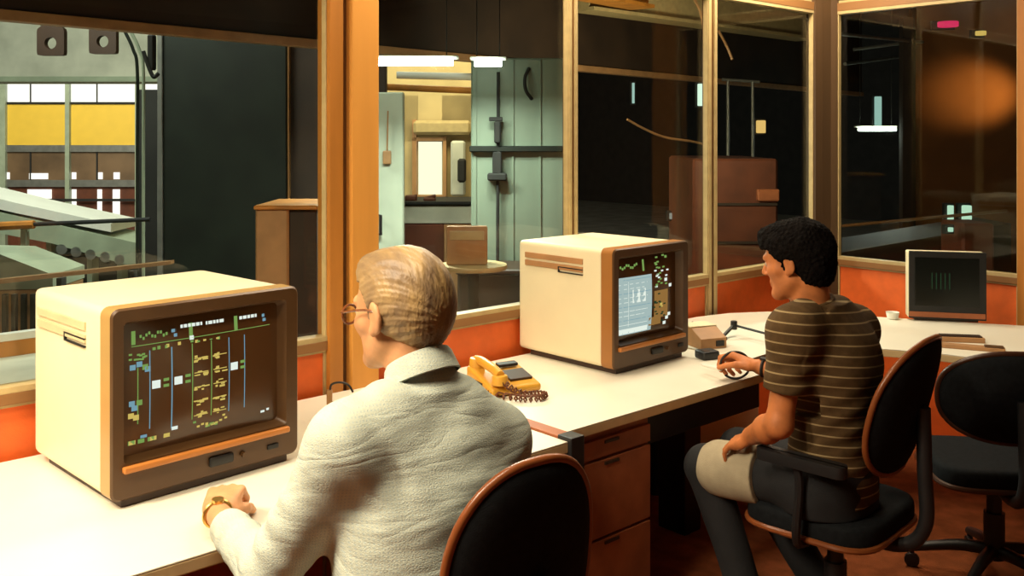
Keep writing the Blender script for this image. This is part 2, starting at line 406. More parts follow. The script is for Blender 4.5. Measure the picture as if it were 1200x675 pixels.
def gfx(specs, name='display_graphics'):
    """specs: list (u0,v0,u1,v1,matindex); lit marks lying on the tube"""
    def go(f, parent):
        t = bmesh.new(); mats = []
        for (u0, v0, u1, v1, mk) in specs:
            if mk not in mats: mats.append(mk)
            nu = max(1, int(abs(u1 - u0) / .08)); nv = max(1, int(abs(v1 - v0) / .08))
            g = [[t.verts.new(f(u0 + (u1 - u0) * i / nu, v0 + (v1 - v0) * j / nv, .0012)) for j in range(nv + 1)] for i in range(nu + 1)]
            for i in range(nu):
                for j in range(nv):
                    fc = t.faces.new((g[i][j], g[i][j + 1], g[i + 1][j + 1], g[i + 1][j])); fc.material_index = mats.index(mk)
        me = bpy.data.meshes.new(name); t.to_mesh(me); t.free()
        link(name, me, [E[k] for k in mats], parent)
    return go
E = {'g': emit('phosphor_green', (.24, .42, .10), .62), 'w': emit('phosphor_white', (.80, .88, .78), .8), 'b': emit('phosphor_blue', (.20, .38, .46), .7),
     'y': emit('phosphor_yellow', (.66, .50, .12), .75), 'o': emit('phosphor_orange', (.55, .20, .03), .5), 'p': emit('phosphor_pale_blue', (.42, .55, .53), .72),
     'd': emit('phosphor_dark_green', (.03, .07, .03), .5), 'o2': emit('phosphor_brown', (.42, .22, .06), .55)}
rg = random.Random(3)
S1 = []
def r_(a, b, c, d, k): S1.append((.035 + a * .93, .05 + b * .90, .035 + c * .93, .05 + d * .90 - (.006 if d - b > .05 and c - a > .05 else 0), k))
r_(.02, .145, .97, .152, 'g')
for x, a, b in ((.02, .02, .135), (.385, .02, .15), (.70, .02, .15)): r_(x, a, x + .025, b, 'g')
r_(.387, .13, .415, .165, 'w')
for x0, x1, y, k in ((.33, .48, .025, 'w'), (.50, .63, .028, 'w'), (.74, .87, .03, 'w'), (.27, .30, .05, 'b'), (.285, .31, .09, 'b'), (.91, .93, .04, 'b'), (.915, .94, .08, 'b')):
    x = x0
    while x < x1:
        dx = rg.uniform(.012, .03); r_(x, y, min(x + dx, x1), y + .028, k); x += dx + .006
for k in range(10): r_(.07 + k * .018, .06 + .02 * math.sin(k * 1.7), .083 + k * .018, .085 + .02 * math.sin(k * 1.7), 'g')
for x, k in ((.128, 'b'), (.265, 'b'), (.40, 'g'), (.53, 'g'), (.655, 'b'), (.77, 'b')): r_(x, .20, x + .006, .86, k)
r_(.265, .20, .2725, .9, 'b'); r_(.055, .33, .061, .80, 'g')
for x, y in ((.14, .45), (.28, .45), (.665, .42)):
    r_(x + .004, y + .01, x + .056, y + .085, 'w'); r_(x + .075, y + .005, x + .11, y + .03, 'g'); r_(x + .075, y + .055, x + .11, y + .08, 'g')
for i, x in enumerate((.41, .54)):
    for j in range(5):
        y = .30 + .125 * j
        for q in range(6):
            a = x + rg.uniform(0, .07); b = y + rg.uniform(0, .06)
            r_(a, b, a + rg.uniform(.015, .04), b + rg.uniform(.008, .02), 'y')
        r_(x + .005, y + .03, x + .1, y + .038, 'y')
for q in range(16):
    a = .41 + rg.random() * .23; b = .87 + rg.random() * .08; r_(a, b, a + .02, b + .018, rg.choice('ygy'))
for q in range(10):
    a = .0 + rg.random() * .1; b = .20 + rg.random() * .06; r_(a, b, a + .02, b + .016, rg.choice('gyg'))
for q in range(12):
    a = .1 + rg.random() * .5; r_(a, .165 + rg.random() * .02, a + .02, .185 + rg.random() * .02, rg.choice('gyg'))
for x, y, k in ((.01, .30, 'b'), (.05, .28, 'b'), (.085, .31, 'g'), (.10, .33, 'b'), (.005, .60, 'b'), (.02, .64, 'b'), (.0, .70, 'y'), (.03, .72, 'y'), (.05, .60, 'g')):
    r_(x, y, x + .035, y + .045, k)
for x, k in ((.0, 'g'), (.06, 'g'), (.075, 'b'), (.12, 'g'), (.135, 'y'), (.22, 'y'), (.005, 'y')):
    r_(x, .93 if k != 'b' else .90, x + .04, .965 if k != 'b' else .925, k)
r_(.27, .885, .31, .915, 'w')
r_(.90, .93, .93, .95, 'w'); r_(.945, .92, .965, .94, 'w')
S2 = []
def q_(a, b, c, d, k): S2.append((a, b, c, d, k))
q_(.04, .24, .56, .93, 'p')
for j in range(12): q_(.06, .27 + .054 * j, .54 - .05 * (j % 3), .276 + .054 * j, 'w' if j % 3 else 'b')
q_(.26, .40, .46, .56, 'w'); q_(.20, .30, .205, .9, 'w'); q_(.04, .86, .5, .92, 'w')
q_(.42, .05, .45, .19, 'g')
for k in range(9): q_(.08 + .03 * k, .10 + .02 * math.sin(k * 1.4), .105 + .03 * k, .13 + .02 * math.sin(k * 1.4), 'g')
for k in range(26):
    a = .60 + rg.random() * .22; b = .02 + rg.random() * .4; q_(a, b, a + .04, b + .02, rg.choice('ggw'))
q_(.60, .46, .84, .80, 'o2'); q_(.52, .78, .72, .88, 'o2')
for k in range(18):
    a = .57 + rg.random() * .2; b = .45 + rg.random() * .4; q_(a, b, a + .04, b + .018, rg.choice('dyd'))
for a, b in ((.80, .80), (.76, .86), (.84, .76), (.78, .32), (.86, .40)): q_(a, b, a + .05, b + .04, 'w')
big_monitor('large cream monitor nearest the viewer showing coloured columns, at the left', (.817, 2.363), .072, .535, .53, .473, .75, gfx(S1), 'band_tan', 'vent_pale')
big_monitor('large cream monitor on the second desk, a pale page on its screen', (2.708, 2.425), .027, .483, .53, .463, .75, gfx(S2), 'band_brown', 'vent')
# small terminal on the corner desk
a3, b3 = Vector((4.628, 2.188)), Vector((4.827, 1.896))
wd = (b3 - a3).length; ang = math.atan2(b3.y - a3.y, b3.x - a3.x)
mt = thing('small_monitor', 'small dark monitor with cream side standing on the corner desk', 'monitor', ((a3.x + b3.x) / 2, (a3.y + b3.y) / 2, .73), ang)
q = MB(); q.box((-wd / 2, .0, .012), (wd / 2, .085, .342), .01, 3); q.build('front_frame', M['cream'], mt, True)
q = MB(); q.box((-wd / 2 + .02, .085, .03), (wd / 2 - .02, .25, .30), .02, 3, taper=(.6, .6)); q.build('housing', M['cream'], mt, True)
q = MB(); q.box((-wd / 2 + .003, -.008, .012), (wd / 2 + .003, .006, .345), .004); q.build('bezel', M['black'], mt)
q = MB(); q.box((-wd / 2 + .03, -.011, .075), (wd / 2 - .03, -.006, .315), .002); scr = q.build('screen', M['screen_black'], mt)
q = MB()
for k in range(5): q.box((-.07 + .02 * k, -.0118, .16), (-.066 + .02 * k, -.0108, .24))
q.build('display_graphics', E['d'], scr)
MB().box((-wd / 2 + .004, -.013, .020), (wd / 2 - .002, .004, .046), .004).build('lower_bar', M['cabinet'], mt)
MB().box((-wd / 2 + .03, .01, 0), (wd / 2 - .03, .24, .014), .003).build('base', M['foot'], mt)
# ================================================================ CHAIRS
def arc_chair(label, px, d, alpha, top, bot, w=.42, arms=False, zs=.47, tilt=.12, rim='chairrim'):
    p = W(px, d)
    root = thing('office_chair', label, 'chair', (p.x, p.y, 0), R(alpha) - YAW, 'black office chairs with brown rims')
    hz = (top - bot) / 2; zc = (top + bot) / 2
    def surf(a, rr, side):
        """a angle, rr 0..1 radial; side -1 rear +1 front"""
        e = 2.5; ca, sa = math.cos(a), math.sin(a)
        k = (abs(ca) ** e + abs(sa) ** e) ** (-1 / e)
        x = w / 2 * ca * k * rr; z = hz * sa * k * rr
        x *= 1 - .10 * max(0, z / hz) ** 2
        y = -.235 + 1.1 * x * x - tilt * (z + hz * .3) + side * .026 * max(0, 1 - rr ** 4) ** .5
        return Vector((x, y, zc + z))
    t = bmesh.new(); nA, nR = 40, 9
    for side in (-1, 1):
        rings = [[t.verts.new(surf(2 * math.pi * k / nA, math.sin(math.pi / 2 * (i + 1) / nR), side)) for k in range(nA)] for i in range(nR)]
        c = t.verts.new(surf(0, 0, side))
        for k in range(nA): t.faces.new((c, rings[0][k], rings[0][(k + 1) % nA]))
        for A, B in zip(rings, rings[1:]):
            for k in range(nA): t.faces.new((A[k], B[k], B[(k + 1) % nA], A[(k + 1) % nA]))
    bmesh.ops.remove_doubles(t, verts=t.verts, dist=.0005); bmesh.ops.recalc_face_normals(t, faces=t.faces)
    me = bpy.data.meshes.new('backrest'); t.to_mesh(me); t.free(); link('backrest', me, M['blackfab'], root, True)
    MB().tube([surf(2 * math.pi * k / 60, 1.0, 0) for k in range(60)], .0095, 10, closed=True).build('rim', M[rim], root, True)
    # seat
    poly = pts_round([(-.23, -.20, .12), (.23, -.20, .12), (.235, .23, .12), (-.235, .23, .12)], 0, 8)
    q = MB().prism(poly, zs - .075, zs, .028, seg=4); q.build('seat', M['blackfab'], root, True)
    rimp = [(x * 1.0, y, zs - .068) for x, y in poly]
    MB().tube(rimp, .010, 8, closed=True).build('seat_rim', M[rim], root, True)
    # back stem
    MB().tube(bez([(0, .02, zs - .10), (0, -.20, zs - .10), (0, -.285, zs - .02), (0, -.285, bot + .02), (0, -.28, zc)], 8), .022, 10).build('back_stem', M['black'], root, True)
    q = MB(); q.box((-.10, -.10, zs - .115), (.10, .10, zs - .07), .01); q.cyl((0, 0, .10), (0, 0, zs - .10), .026); q.cyl((0, 0, .09), (0, 0, .26), .036); q.build('column', M['black'], root, True)
    MB().tube(bez([(.08, 0, zs - .10), (.20, .0, zs - .11), (.26, 0, zs - .10)], 5), .007, 8).build('height_lever', M['black'], root, True)
    for k in range(5):
        a = 2 * math.pi * k / 5 + .3
        ca, sa = math.cos(a), math.sin(a)
        lg = MB().tube(bez([(0, 0, .12), (.12 * ca, .12 * sa, .115), (.28 * ca, .28 * sa, .075)], 5), lambda t_: .026 - .010 * t_, 10).build('leg', M['black'], root, True)
        c_ = MB(); c_.cyl((.28 * ca - .012 * sa, .28 * sa + .012 * ca, .027), (.28 * ca + .012 * sa, .28 * sa - .012 * ca, .027), .027, bev=.004); c_.cyl((.28 * ca, .28 * sa, .03), (.28 * ca, .28 * sa, .085), .008)
        c_.build('caster', M['black'], lg, True)
    if arms:
        for sx in (-1, 1):
            x = sx * .27
            ar = MB().tube(bez([(sx * .20, 0, zs - .09), (x, 0, zs - .06), (x, -.01, zs + .10), (x, .0, zs + .17)], 6), .014, 8).build('armrest_post', M['black'], root, True)
            MB().prism(pts_round([(x - .028, -.16, .03), (x + .028, -.16, .03), (x + .028, .13, .03), (x - .028, .13, .03)], 0), zs + .165, zs + .20, .012, seg=3).build('armrest_pad', M['black'], ar, True)
    return root
# ================================================================ THINGS ON THE DESKS
# telephone
tp = G(590, 455, .73)
ph = thing('telephone', 'mustard yellow desk telephone with brown coiled cord', 'telephone', (tp.x, tp.y, .73), R(-14))
b = MB(); b.box((-.10, -.105, .004), (.10, .105, .052), .012, 3)
bmv = b.bm
for v in bmv.verts:
    if v.co.z > .03: v.co.z += (v.co.y) * .20
b.build('base', M['phone'], ph, True)
q = MB(); q.box((-.005, -.055, .050), (.085, .025, .060), .003); q.build('keypad', M['foot'], ph, rot=(R(11), 0, 0), loc=(0, 0, 0))
q = MB(); q.box((-.0, .045, .060), (.08, .075, .071), .003); q.build('number_card', M['black'], ph, rot=(R(8), 0, 0))
q = MB(); q.box((-.102, -.03, .012), (-.099, .03, .036), .001); q.build('side_grille', M['black'], ph)
hs = MB()
hs.tube(bez([(-.062, -.095, .075), (-.062, -.05, .085), (-.062, 0, .090), (-.062, .05, .094), (-.062, .098, .090)], 6), .017, 12)
hs.cyl((-.062, -.092, .042), (-.062, -.092, .076), .031, .027, bev=.006); hs.cyl((-.062, .092, .062), (-.062, .092, .100), .031, .027, bev=.006)
hs.build('handset', M['phone'], ph, True)
pts = []
path = bez([(-.062, -.115, .06), (-.03, -.135, .03), (.01, -.155, .016), (.05, -.160, .014), (.065, -.19, .014), (.03, -.215, .014), (-.02, -.20, .014), (-.05, -.16, .014), (-.09, -.10, .014), (-.095, -.05, .016)], 14)
for i, q_p in enumerate(path):
    a = i * 1.25; pts.append(q_p + Vector((math.cos(a) * .010, math.sin(a) * .004, .010 * math.sin(a))))
MB().tube(pts, .0036, 6).build('coiled_cord', M['brown_cord'], ph, True)
# bent wire stand
sp = G(386, 488, .73)
st = thing('desk_microphone', 'small brown upright stand with a curved black wire beside the left monitor', 'stand', (sp.x, sp.y, .73), -YAW)
q = MB(); q.box((-.035, -.03, 0), (.035, .03, .008), .003); q.build('foot', M['foot'], st)
q = MB(); q.box((-.008, -.010, .006), (.010, .004, .088), .003); q.build('upright', M['vent'], st)
MB().tube(bez([(.002, -.003, .082), (.008, -.003, .105), (.035, -.003, .112), (.062, -.003, .104), (.078, -.003, .080)], 6), .0036, 8).build('curved_wire', M['black'], st, True)
# desktop unit behind monitor 2
wp = G(829, 406, .73)
wu = thing('desktop_unit', 'tan wedge-shaped desktop unit with cream top beside the second monitor', 'desktop unit', (wp.x, wp.y, .73), R(-20))
MB().prism([(0, 0), (.17, 0), (.17, .045), (.09, .080), (0, .080)], -.065, .065, .004, mtx=Matrix.Rotation(R(90), 4, 'X') @ Matrix.Rotation(R(90), 4, 'Y') @ Matrix.Rotation(R(0), 4, 'Z') if False else Matrix(((0, 0, 1, 0), (-1, 0, 0, .12), (0, 1, 0, 0), (0, 0, 0, 1)))).build('case', M['vent'], wu)
MB().box((-.067, .028, .080), (.067, .122, .085), .002).build('lid', M['cream'], wu)
MB().box((.01, -.055, .010), (.05, -.048, .034), .002).build('slot', M['black'], wu)
kp = G(838, 422, .73)
bk = thing('black_puck', 'black palm-sized box in front of the tan desktop unit', 'input device', (kp.x, kp.y + .04, .73), R(-20))
MB().box((-.04, -.035, 0), (.04, .035, .035), .010, 3).build('case', M['black'], bk, True)
MB().box((-.03, -.028, .034), (-.004, .0, .038), .002).build('button', M['foot'], bk)
# articulated black arm
ap = G(846, 398, .73)
ar = thing('jointed_arm', 'thin black jointed arm lying over the white corner desk', 'arm', (ap.x, ap.y, .73), 0)
e1 = G(860, 381, .78) - ap; e1.z = .05
e2 = G(905, 393, .775) - ap; e2.z = .045
q = MB(); q.cyl((0, 0, 0), (0, 0, .012), .024, bev=.003); q.build('foot', M['black'], ar, True)
MB().tube([(0, 0, .010), (e1.x, e1.y, .05)], .008, 8).build('lower_arm', M['black'], ar, True)
q = MB(); q.cyl((e1.x, e1.y, .03), (e1.x, e1.y, .070), .015, bev=.004); q.build('joint_knob', M['black'], ar, True)
MB().tube([(e1.x, e1.y, .05), (e2.x, e2.y, .045)], .0055, 8).build('upper_arm', M['black'], ar, True)
a0 = G(811, 378, .735); a1 = G(836, 383, .735)
pn = MB(); pn.tube([a0, a1], .006, 8); tag(pn.build('pen', M['black'], None, True), 'black pen lying on the corner desk right of the second monitor', 'pen')
# keyboards / ruler
def slab(name, label, cat, A, B, wdt, th, m, parts=None, group=None):
    c = (A + B) / 2; L = (B - A).length; a = math.atan2(B.y - A.y, B.x - A.x)
    t = thing(name, label, cat, (c.x, c.y, .73), a, group)
    MB().box((-L / 2, -wdt / 2, 0), (L / 2, wdt / 2, th), .003).build('case', m, t)
    return t, L
kt, L = slab('keyboard', 'narrow tan keyboard on the corner desk just in front of the small monitor', 'keyboard', G(1098, 396, .74), G(1152, 398, .74), .07, .022, M['vent'])
q = MB()
for i in range(16):
    for j in range(3): q.box((-L / 2 + .012 + i * (L - .02) / 16, -.024 + j * .017, .021), (-L / 2 + .012 + i * (L - .02) / 16 + .010, -.012 + j * .017, .027), .001)
q.build('keys', M['foot'], kt)
rt, L2 = slab('wooden_tray', 'long light-brown wooden slat at the edge of the corner desk above the chairs', 'tray', G(1092, 404, .735), G(1178, 411, .735), .05, .016, M['vent'])
MB().box((L2 / 2 - .08, -.02, .014), (L2 / 2 - .005, .02, .022), .003).build('end_block', M['bezel'], rt)
cpn = G(1046, 374, .73)
cup = thing('cup', 'small white cup standing between the striped shirt and the small monitor', 'cup', (cpn.x, cpn.y, .73))
MB().lathe([(.018, 0), (.026, .004), (.031, .03), (.032, .036), (.029, .034), (.024, .008), (.0, .007)]).build('bowl', M['white'], cup, True)
MB().tube(bez([(.030, 0, .030), (.046, 0, .030), (.048, 0, .014), (.028, 0, .010)], 6), .0035, 8).build('handle', M['white'], cup, True)
# ================================================================ THE HALL BEYOND THE GLASS
ZH = -1.2
M['beigebrown'] = mat('brown_tinted_glazing', (.20, .12, .06), .5, .5, 1.2)
hall = MB()
hall.box((-32, VB + .6, ZH - .2), (60, 60, ZH)); hall.box((UR + .6, -30, ZH - .2), (60, VB + .6, ZH))
struct(hall.build('floor_hall', M['hallfloor']))
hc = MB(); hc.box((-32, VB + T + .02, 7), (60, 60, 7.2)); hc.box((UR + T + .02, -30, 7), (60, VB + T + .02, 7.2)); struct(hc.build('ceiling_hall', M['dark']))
def HT(name, label, cat, px, d, z0=ZH, group=None, kind=None):
    p = W(px, d); return thing(name, label, cat, (p.x, p.y, z0), -YAW, group, kind)
def hb(m, px, d, z0, x0, x1, ya, yb, dd=0, th=.1, bev=0, mi=0, zz=None):
    """box whose front face spans columns x0..x1, rows ya..yb at depth d+dd, in the frame of HT(px,d,z0)"""
    D = d + dd; xc = (px - CX) / F * d
    za = H - (yb - Y0) * D / F - z0; zb_ = H - (ya - Y0) * D / F - z0
    if zz is not None: za = zz
    m.box(((x0 - CX) / F * D - xc, dd, za), ((x1 - CX) / F * D - xc, dd + th, zb_), bev, 1, mi)
def hp(px, d, z0, x, y, D=None):
    D = D or d; return Vector(((x - CX) / F * D - (px - CX) / F * d, D - d, H - (y - Y0) * D / F - z0))
# perimeter walls of the hall
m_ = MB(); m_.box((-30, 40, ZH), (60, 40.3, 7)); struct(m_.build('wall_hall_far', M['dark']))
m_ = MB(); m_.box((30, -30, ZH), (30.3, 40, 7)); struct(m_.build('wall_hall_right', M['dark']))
# facade seen at far left
P, D = 85, 22
fa = HT('hall_facade', 'far hall wall of yellow panels between high and low windows, top left', 'facade', P, D)
q = MB()
for x0, x1 in ((-90, -72), (-2, 6), (76, 81), (158, 166), (240, 248)): hb(q, P, D, ZH, x0, x1, 60, 330, -.10, .3)
q.build('column', M['palegreen'], fa)
q = MB()
for ya, yb in ((170, 178), (211, 219), (92, 95)): hb(q, P, D, ZH, -90, 250, ya, yb, -.06, .2)
q.build('rail', M['steel'], fa)
q = MB(); hb(q, P, D, ZH, -90, 250, 20, 93, 0, .3); q.build('upper_wall', M['concrete'], fa)
day = emit('daylit_frosted_pane', (1, .96, .88), 1.15); dayd = emit('daylit_brown_pane', (.42, .20, .08), .55)
for x0, x1 in ((-72, -2), (6, 76), (81, 158), (166, 240)):
    q = MB(); hb(q, P, D, ZH, x0, x1, 120, 171, 0, .12); q.build('yellow_panel', M['yellow'], fa)
    q = MB(); hb(q, P, D, ZH, x0, x1, 94, 121, 0, .06); wn = q.build('clerestory_pane', day, fa)
    q = MB(); xm = x0 + (x1 - x0) * .42; hb(q, P, D, ZH, xm - .6, xm + .6, 94, 121, -.03, .03); hb(q, P, D, ZH, x0, x1, 119.5, 122, -.04, .04); q.build('glazing_bar', M['dark'], wn)
    q = MB(); hb(q, P, D, ZH, x0, x1, 178, 211, 0, .06); wn = q.build('brown_pane', M['beigebrown'], fa)
    q = MB(); hb(q, P, D, ZH, xm - .8, xm + .8, 178, 211, -.03, .03); q.build('glazing_bar', M['dark'], wn)
    q = MB(); hb(q, P, D, ZH, x0, x1, 219, 300, .02, .06); q.build('lower_wall', M['redbrown'], fa)
for a, b, ya, yb in ((7, 11, 202, 210), (7, 11, 222, 240), (34, 56, 203, 210), (32, 60, 222, 234), (84, 89, 202, 210), (84, 89, 222, 248), (115, 120, 202, 210), (114, 119, 222, 248), (133, 140, 202, 210), (132, 140, 222, 252)):
    q = MB(); hb(q, P, D, ZH, a, b, ya, yb, -.02, .03); q.build('low_window', day, fa)
q = MB(); hb(q, P, D, ZH, 20, 158, 233, 236, -.12, .05); q.build('handrail', M['dark'], fa)
# pale ceiling girder with lugs
P, D = 80, 11
gd = HT('ceiling_girder', 'broad pale concrete girder above the far yellow panels', 'girder', P, D, 2.2)
q = MB()
q.prism([(-4, 0), (1.9, 0), (1.9, .5), (-4, .5)], 2.30 - 2.2, 3.05 - 2.2)
q.build('beam', M['concrete'], gd)
q = MB(); q.box((-4, -.02, 2.27 - 2.2), (1.9, .52, 2.33 - 2.2)); q.build('lower_flange', M['palegreen'], gd)
P, D = 88, 8
for k, (x, y, lab) in enumerate(((59, 49, 'left of the two dark steel lugs hanging under the pale girder'), (120, 47, 'right of the two dark steel lugs hanging under the pale girder'))):
    lg = HT('steel_lug', lab, 'lug', x, 8, 2.3, 'dark lugs under the girder')
    t = bmesh.new(); n = 32; z = H - (y - Y0) * 8 / F - 2.3
    outer_ = []; 
    for i in range(n):
        a = 2 * math.pi * i / n; s_ = .115; 
        x_ = s_ * max(-1, min(1, 1.35 * math.cos(a))); z_ = s_ * max(-1.0, min(1.6, 1.35 * math.sin(a))); outer_.append((x_, z_))
    F1 = [t.verts.new((a_, 0, z + b_)) for a_, b_ in outer_]; F2 = [t.verts.new((.05 * math.cos(2 * math.pi * i / n), 0, z - .01 + .05 * math.sin(2 * math.pi * i / n))) for i in range(n)]
    B1 = [t.verts.new((a_, .06, z + b_)) for a_, b_ in outer_]; B2 = [t.verts.new((.05 * math.cos(2 * math.pi * i / n), .06, z - .01 + .05 * math.sin(2 * math.pi * i / n))) for i in range(n)]
    for i in range(n):
        j = (i + 1) % n
        t.faces.new((F1[i], F1[j], F2[j], F2[i])); t.faces.new((B1[j], B1[i], B2[i], B2[j])); t.faces.new((F2[i], F2[j], B2[j], B2[i])); t.faces.new((F1[j], F1[i], B1[i], B1[j]))
    bmesh.ops.recalc_face_normals(t, faces=t.faces)
    me = bpy.data.meshes.new('plate'); t.to_mesh(me); t.free(); link('plate', me, M['foot'], lg)
    q = MB(); q.cyl((-.08, .03, z + .14), (-.08, .03, z + .45), .02); q.cyl((.08, .03, z + .14), (.08, .03, z + .45), .02); q.build('hanger', M['dark'], lg)
# mezzanine slab with brown lower edge
A = W(-160, 4.3); B_ = W(1010, 14)
dirv = (B_ - A); Lz = dirv.length; az = math.atan2(dirv.y, dirv.x)
mz = thing('mezzanine_edge', 'dark brown overhead slab with lighter lower edge crossing the tops of the windows', 'mezzanine', (A.x, A.y, 2.225), az, kind=None)
MB().box((0, 0, .05), (Lz, .22, 1.3)).build('slab', M['darkbrown'], mz)
MB().box((0, -.03, 0), (Lz, .06, .055), .004).build('edge_strip', M['vent'], mz)
# conduits at px 150-175
P, D = 165, 6.5
for k, dx in enumerate((0, 7)):
    cd = HT('conduit', ['left pipe of the curved pair left of the dark sliding door', 'right pipe of the curved pair left of the dark sliding door'][k], 'pipe', P, D, ZH, 'curved conduit pair')
    MB().tube(bez([hp(P, D, ZH, 146 + dx, 36), hp(P, D, ZH, 156 + dx, 58), hp(P, D, ZH, 161 + dx, 85), hp(P, D, ZH, 161 + dx, 200), hp(P, D, ZH, 161 + dx, 560)], 8), .012, 8).build('pipe', M['palegreen'] if k else M['darkgreen'], cd, True)
vb = HT('pipe_bracket', 'dark bracket with a hook beside the curved pipes', 'bracket', 176, 6.4, 1.5)
q = MB(); hb(q, 176, 6.4, 1.5, 172, 180, 40, 82, 0, .06, .01); q.build('plate', M['dark'], vb)
MB().tube(bez([hp(176, 6.4, 1.5, 168, 60), hp(176, 6.4, 1.5, 174, 78), hp(176, 6.4, 1.5, 180, 90), hp(176, 6.4, 1.5, 186, 86)], 6), .014, 8).build('hook', M['dark'], vb, True)
# dark sliding door
P, D = 262, 7.2
dd_ = HT('sliding_door', 'tall dark green sliding door filling the middle of the left window', 'door', P, D)
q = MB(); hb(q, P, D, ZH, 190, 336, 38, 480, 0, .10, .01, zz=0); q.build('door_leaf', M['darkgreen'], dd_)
q = MB(); hb(q, P, D, ZH, 184, 190, 38, 480, -.02, .14, .005, zz=0); q.build('edge_channel', M['steel'], dd_)
q = MB(); hb(q, P, D, ZH, 337, 339, 38, 480, -.02, .14, .005, zz=0); q.build('joint_strip', M['wood_h'], dd_)
q = MB(); hb(q, P, D, ZH, 340, 452, 38, 480, .02, .10, .005, zz=0); q.build('side_panel', M['darkbrown'], dd_)
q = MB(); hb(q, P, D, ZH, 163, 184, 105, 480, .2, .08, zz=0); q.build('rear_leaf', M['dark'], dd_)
# orange-brown box built in place of a reflection in the glass
P, D = 335, 4.6
oc = HT('orange_reflection_box', 'orange-brown box standing in for a reflection in the left window', 'cabinet', P, D)
q = MB(); hb(q, P, D, ZH, 299, 338, 244, 420, 0, .45, .01, zz=0); q.build('case', M['vent'], oc)
q = MB(); hb(q, P, D, ZH, 297, 372, 241, 246, -.02, .50, .005); q.build('top', M['wood'], oc)
q = MB(); hb(q, P, D, ZH, 338, 371, 246, 420, .02, .40, .005, zz=0); q.build('side_bay', M['darkbrown'], oc)
# conveyor
P, D = 90, 7.5
cv = HT('conveyor', 'pale green sloping conveyor beam crossing the bottom of the left window', 'conveyor', P, D)
def quadbeam(m, pts, th, mi=0):
    t = bmesh.new(); a = [t.verts.new(p) for p in pts]; b = [t.verts.new(p + Vector((0, th, 0))) for p in pts]
    t.faces.new(a); t.faces.new(b[::-1]); n = len(pts)
    for i in range(n): t.faces.new((a[i], b[i], b[(i + 1) % n], a[(i + 1) % n]))
    bmesh.ops.recalc_face_normals(t, faces=t.faces); m._merge(t, mi)
q = MB()
quadbeam(q, [hp(P, D, ZH, -60, 236), hp(P, D, ZH, 60, 262), hp(P, D, ZH, 175, 288), hp(P, D, ZH, 175, 318), hp(P, D, ZH, 60, 285), hp(P, D, ZH, -60, 262)], .5)
q.build('beam', M['palegreen'], cv)
q = MB(); quadbeam(q, [hp(P, D, ZH, -60, 218), hp(P, D, ZH, 20, 238), hp(P, D, ZH, 130, 262), hp(P, D, ZH, 130, 272), hp(P, D, ZH, 20, 250), hp(P, D, ZH, -60, 232)], .5); q.build('rear_beam', M['white'], cv)
for x in (-20, 57, 105, 140):
    q = MB(); hb(q, P, D, ZH, x - 3, x + 3, 284 if x > 50 else 262, 480, .1, .12, zz=0); q.build('leg', M['palegreen'], cv)
for k in range(5):
    q = MB(); c0 = hp(P, D, ZH, 72 + k * 17, 292 + k * 3); q.cyl(c0, c0 + Vector((0, .35, 0)), .045, bev=.006); q.build('roller', M['steel'], cv, True)
q = MB(); hb(q, P, D, ZH, 40, 160, 300, 480, .45, .2, zz=0); q.build('machine_body', M['dark'], cv)
hr = HT('guard_rail', 'black and orange-brown guard rail across the left window in front of the conveyor', 'rail', 80, 6.2)
q = MB(); q.tube([hp(80, 6.2, ZH, 38, 263), hp(80, 6.2, ZH, 176, 257)], .014, 8); q.build('black_bar', M['black'], hr, True)
q = MB(); q.tube([hp(80, 6.2, ZH, -60, 268), hp(80, 6.2, ZH, 40, 263)], .028, 8); q.build('orange_bar', M['wood'], hr, True)
for x in (-10, 27): q = MB(); hb(q, 80, 6.2, ZH, x - 3, x + 3, 268, 480, 0, .05, zz=0); q.build('post', M['palegreen'], hr)
# machine bed, crate, bench outside the glass
mb_ = HT('machine_bed', 'pale green machine bed at the lower left edge of the left window', 'machine', 10, 5.6)
q = MB(); quadbeam(q, [hp(10, 5.6, ZH, -80, 296), hp(10, 5.6, ZH, 0, 298), hp(10, 5.6, ZH, 62, 322), hp(10, 5.6, ZH, 62, 338), hp(10, 5.6, ZH, -80, 342)], .42); q.build('bed', M['palegreen'], mb_)
q = MB(); quadbeam(q, [hp(10, 5.6, ZH, -80, 343), hp(10, 5.6, ZH, 62, 339), hp(10, 5.6, ZH, 62, 480), hp(10, 5.6, ZH, -80, 480)], .4); q.build('ribbed_side', M['vent'], mb_)
q = MB()
for k in range(12): hb(q, 10, 5.6, ZH, -75 + k * 11, -70 + k * 11, 345, 470, -.03, .03)
q.build('rib', M['dark'], mb_)
ds = HT('steel_sill', 'brown steel sill running behind the left monitor outside the glass', 'sill', 90, 4.9)
q = MB(); quadbeam(q, [hp(90, 4.9, ZH, -80, 336, 4.9), hp(90, 4.9, ZH, 200, 306, 5.5), hp(90, 4.9, ZH, 200, 310, 5.5), hp(90, 4.9, ZH, -80, 342, 4.9)], .06); q.build('sill', M['wood_h'], ds)
q = MB(); hb(q, 90, 4.9, ZH, 66, 72, 326, 480, .42, .06, zz=0); hb(q, 90, 4.9, ZH, 150, 156, 318, 480, .55, .06, zz=0); q.build('support', M['dark'], ds)
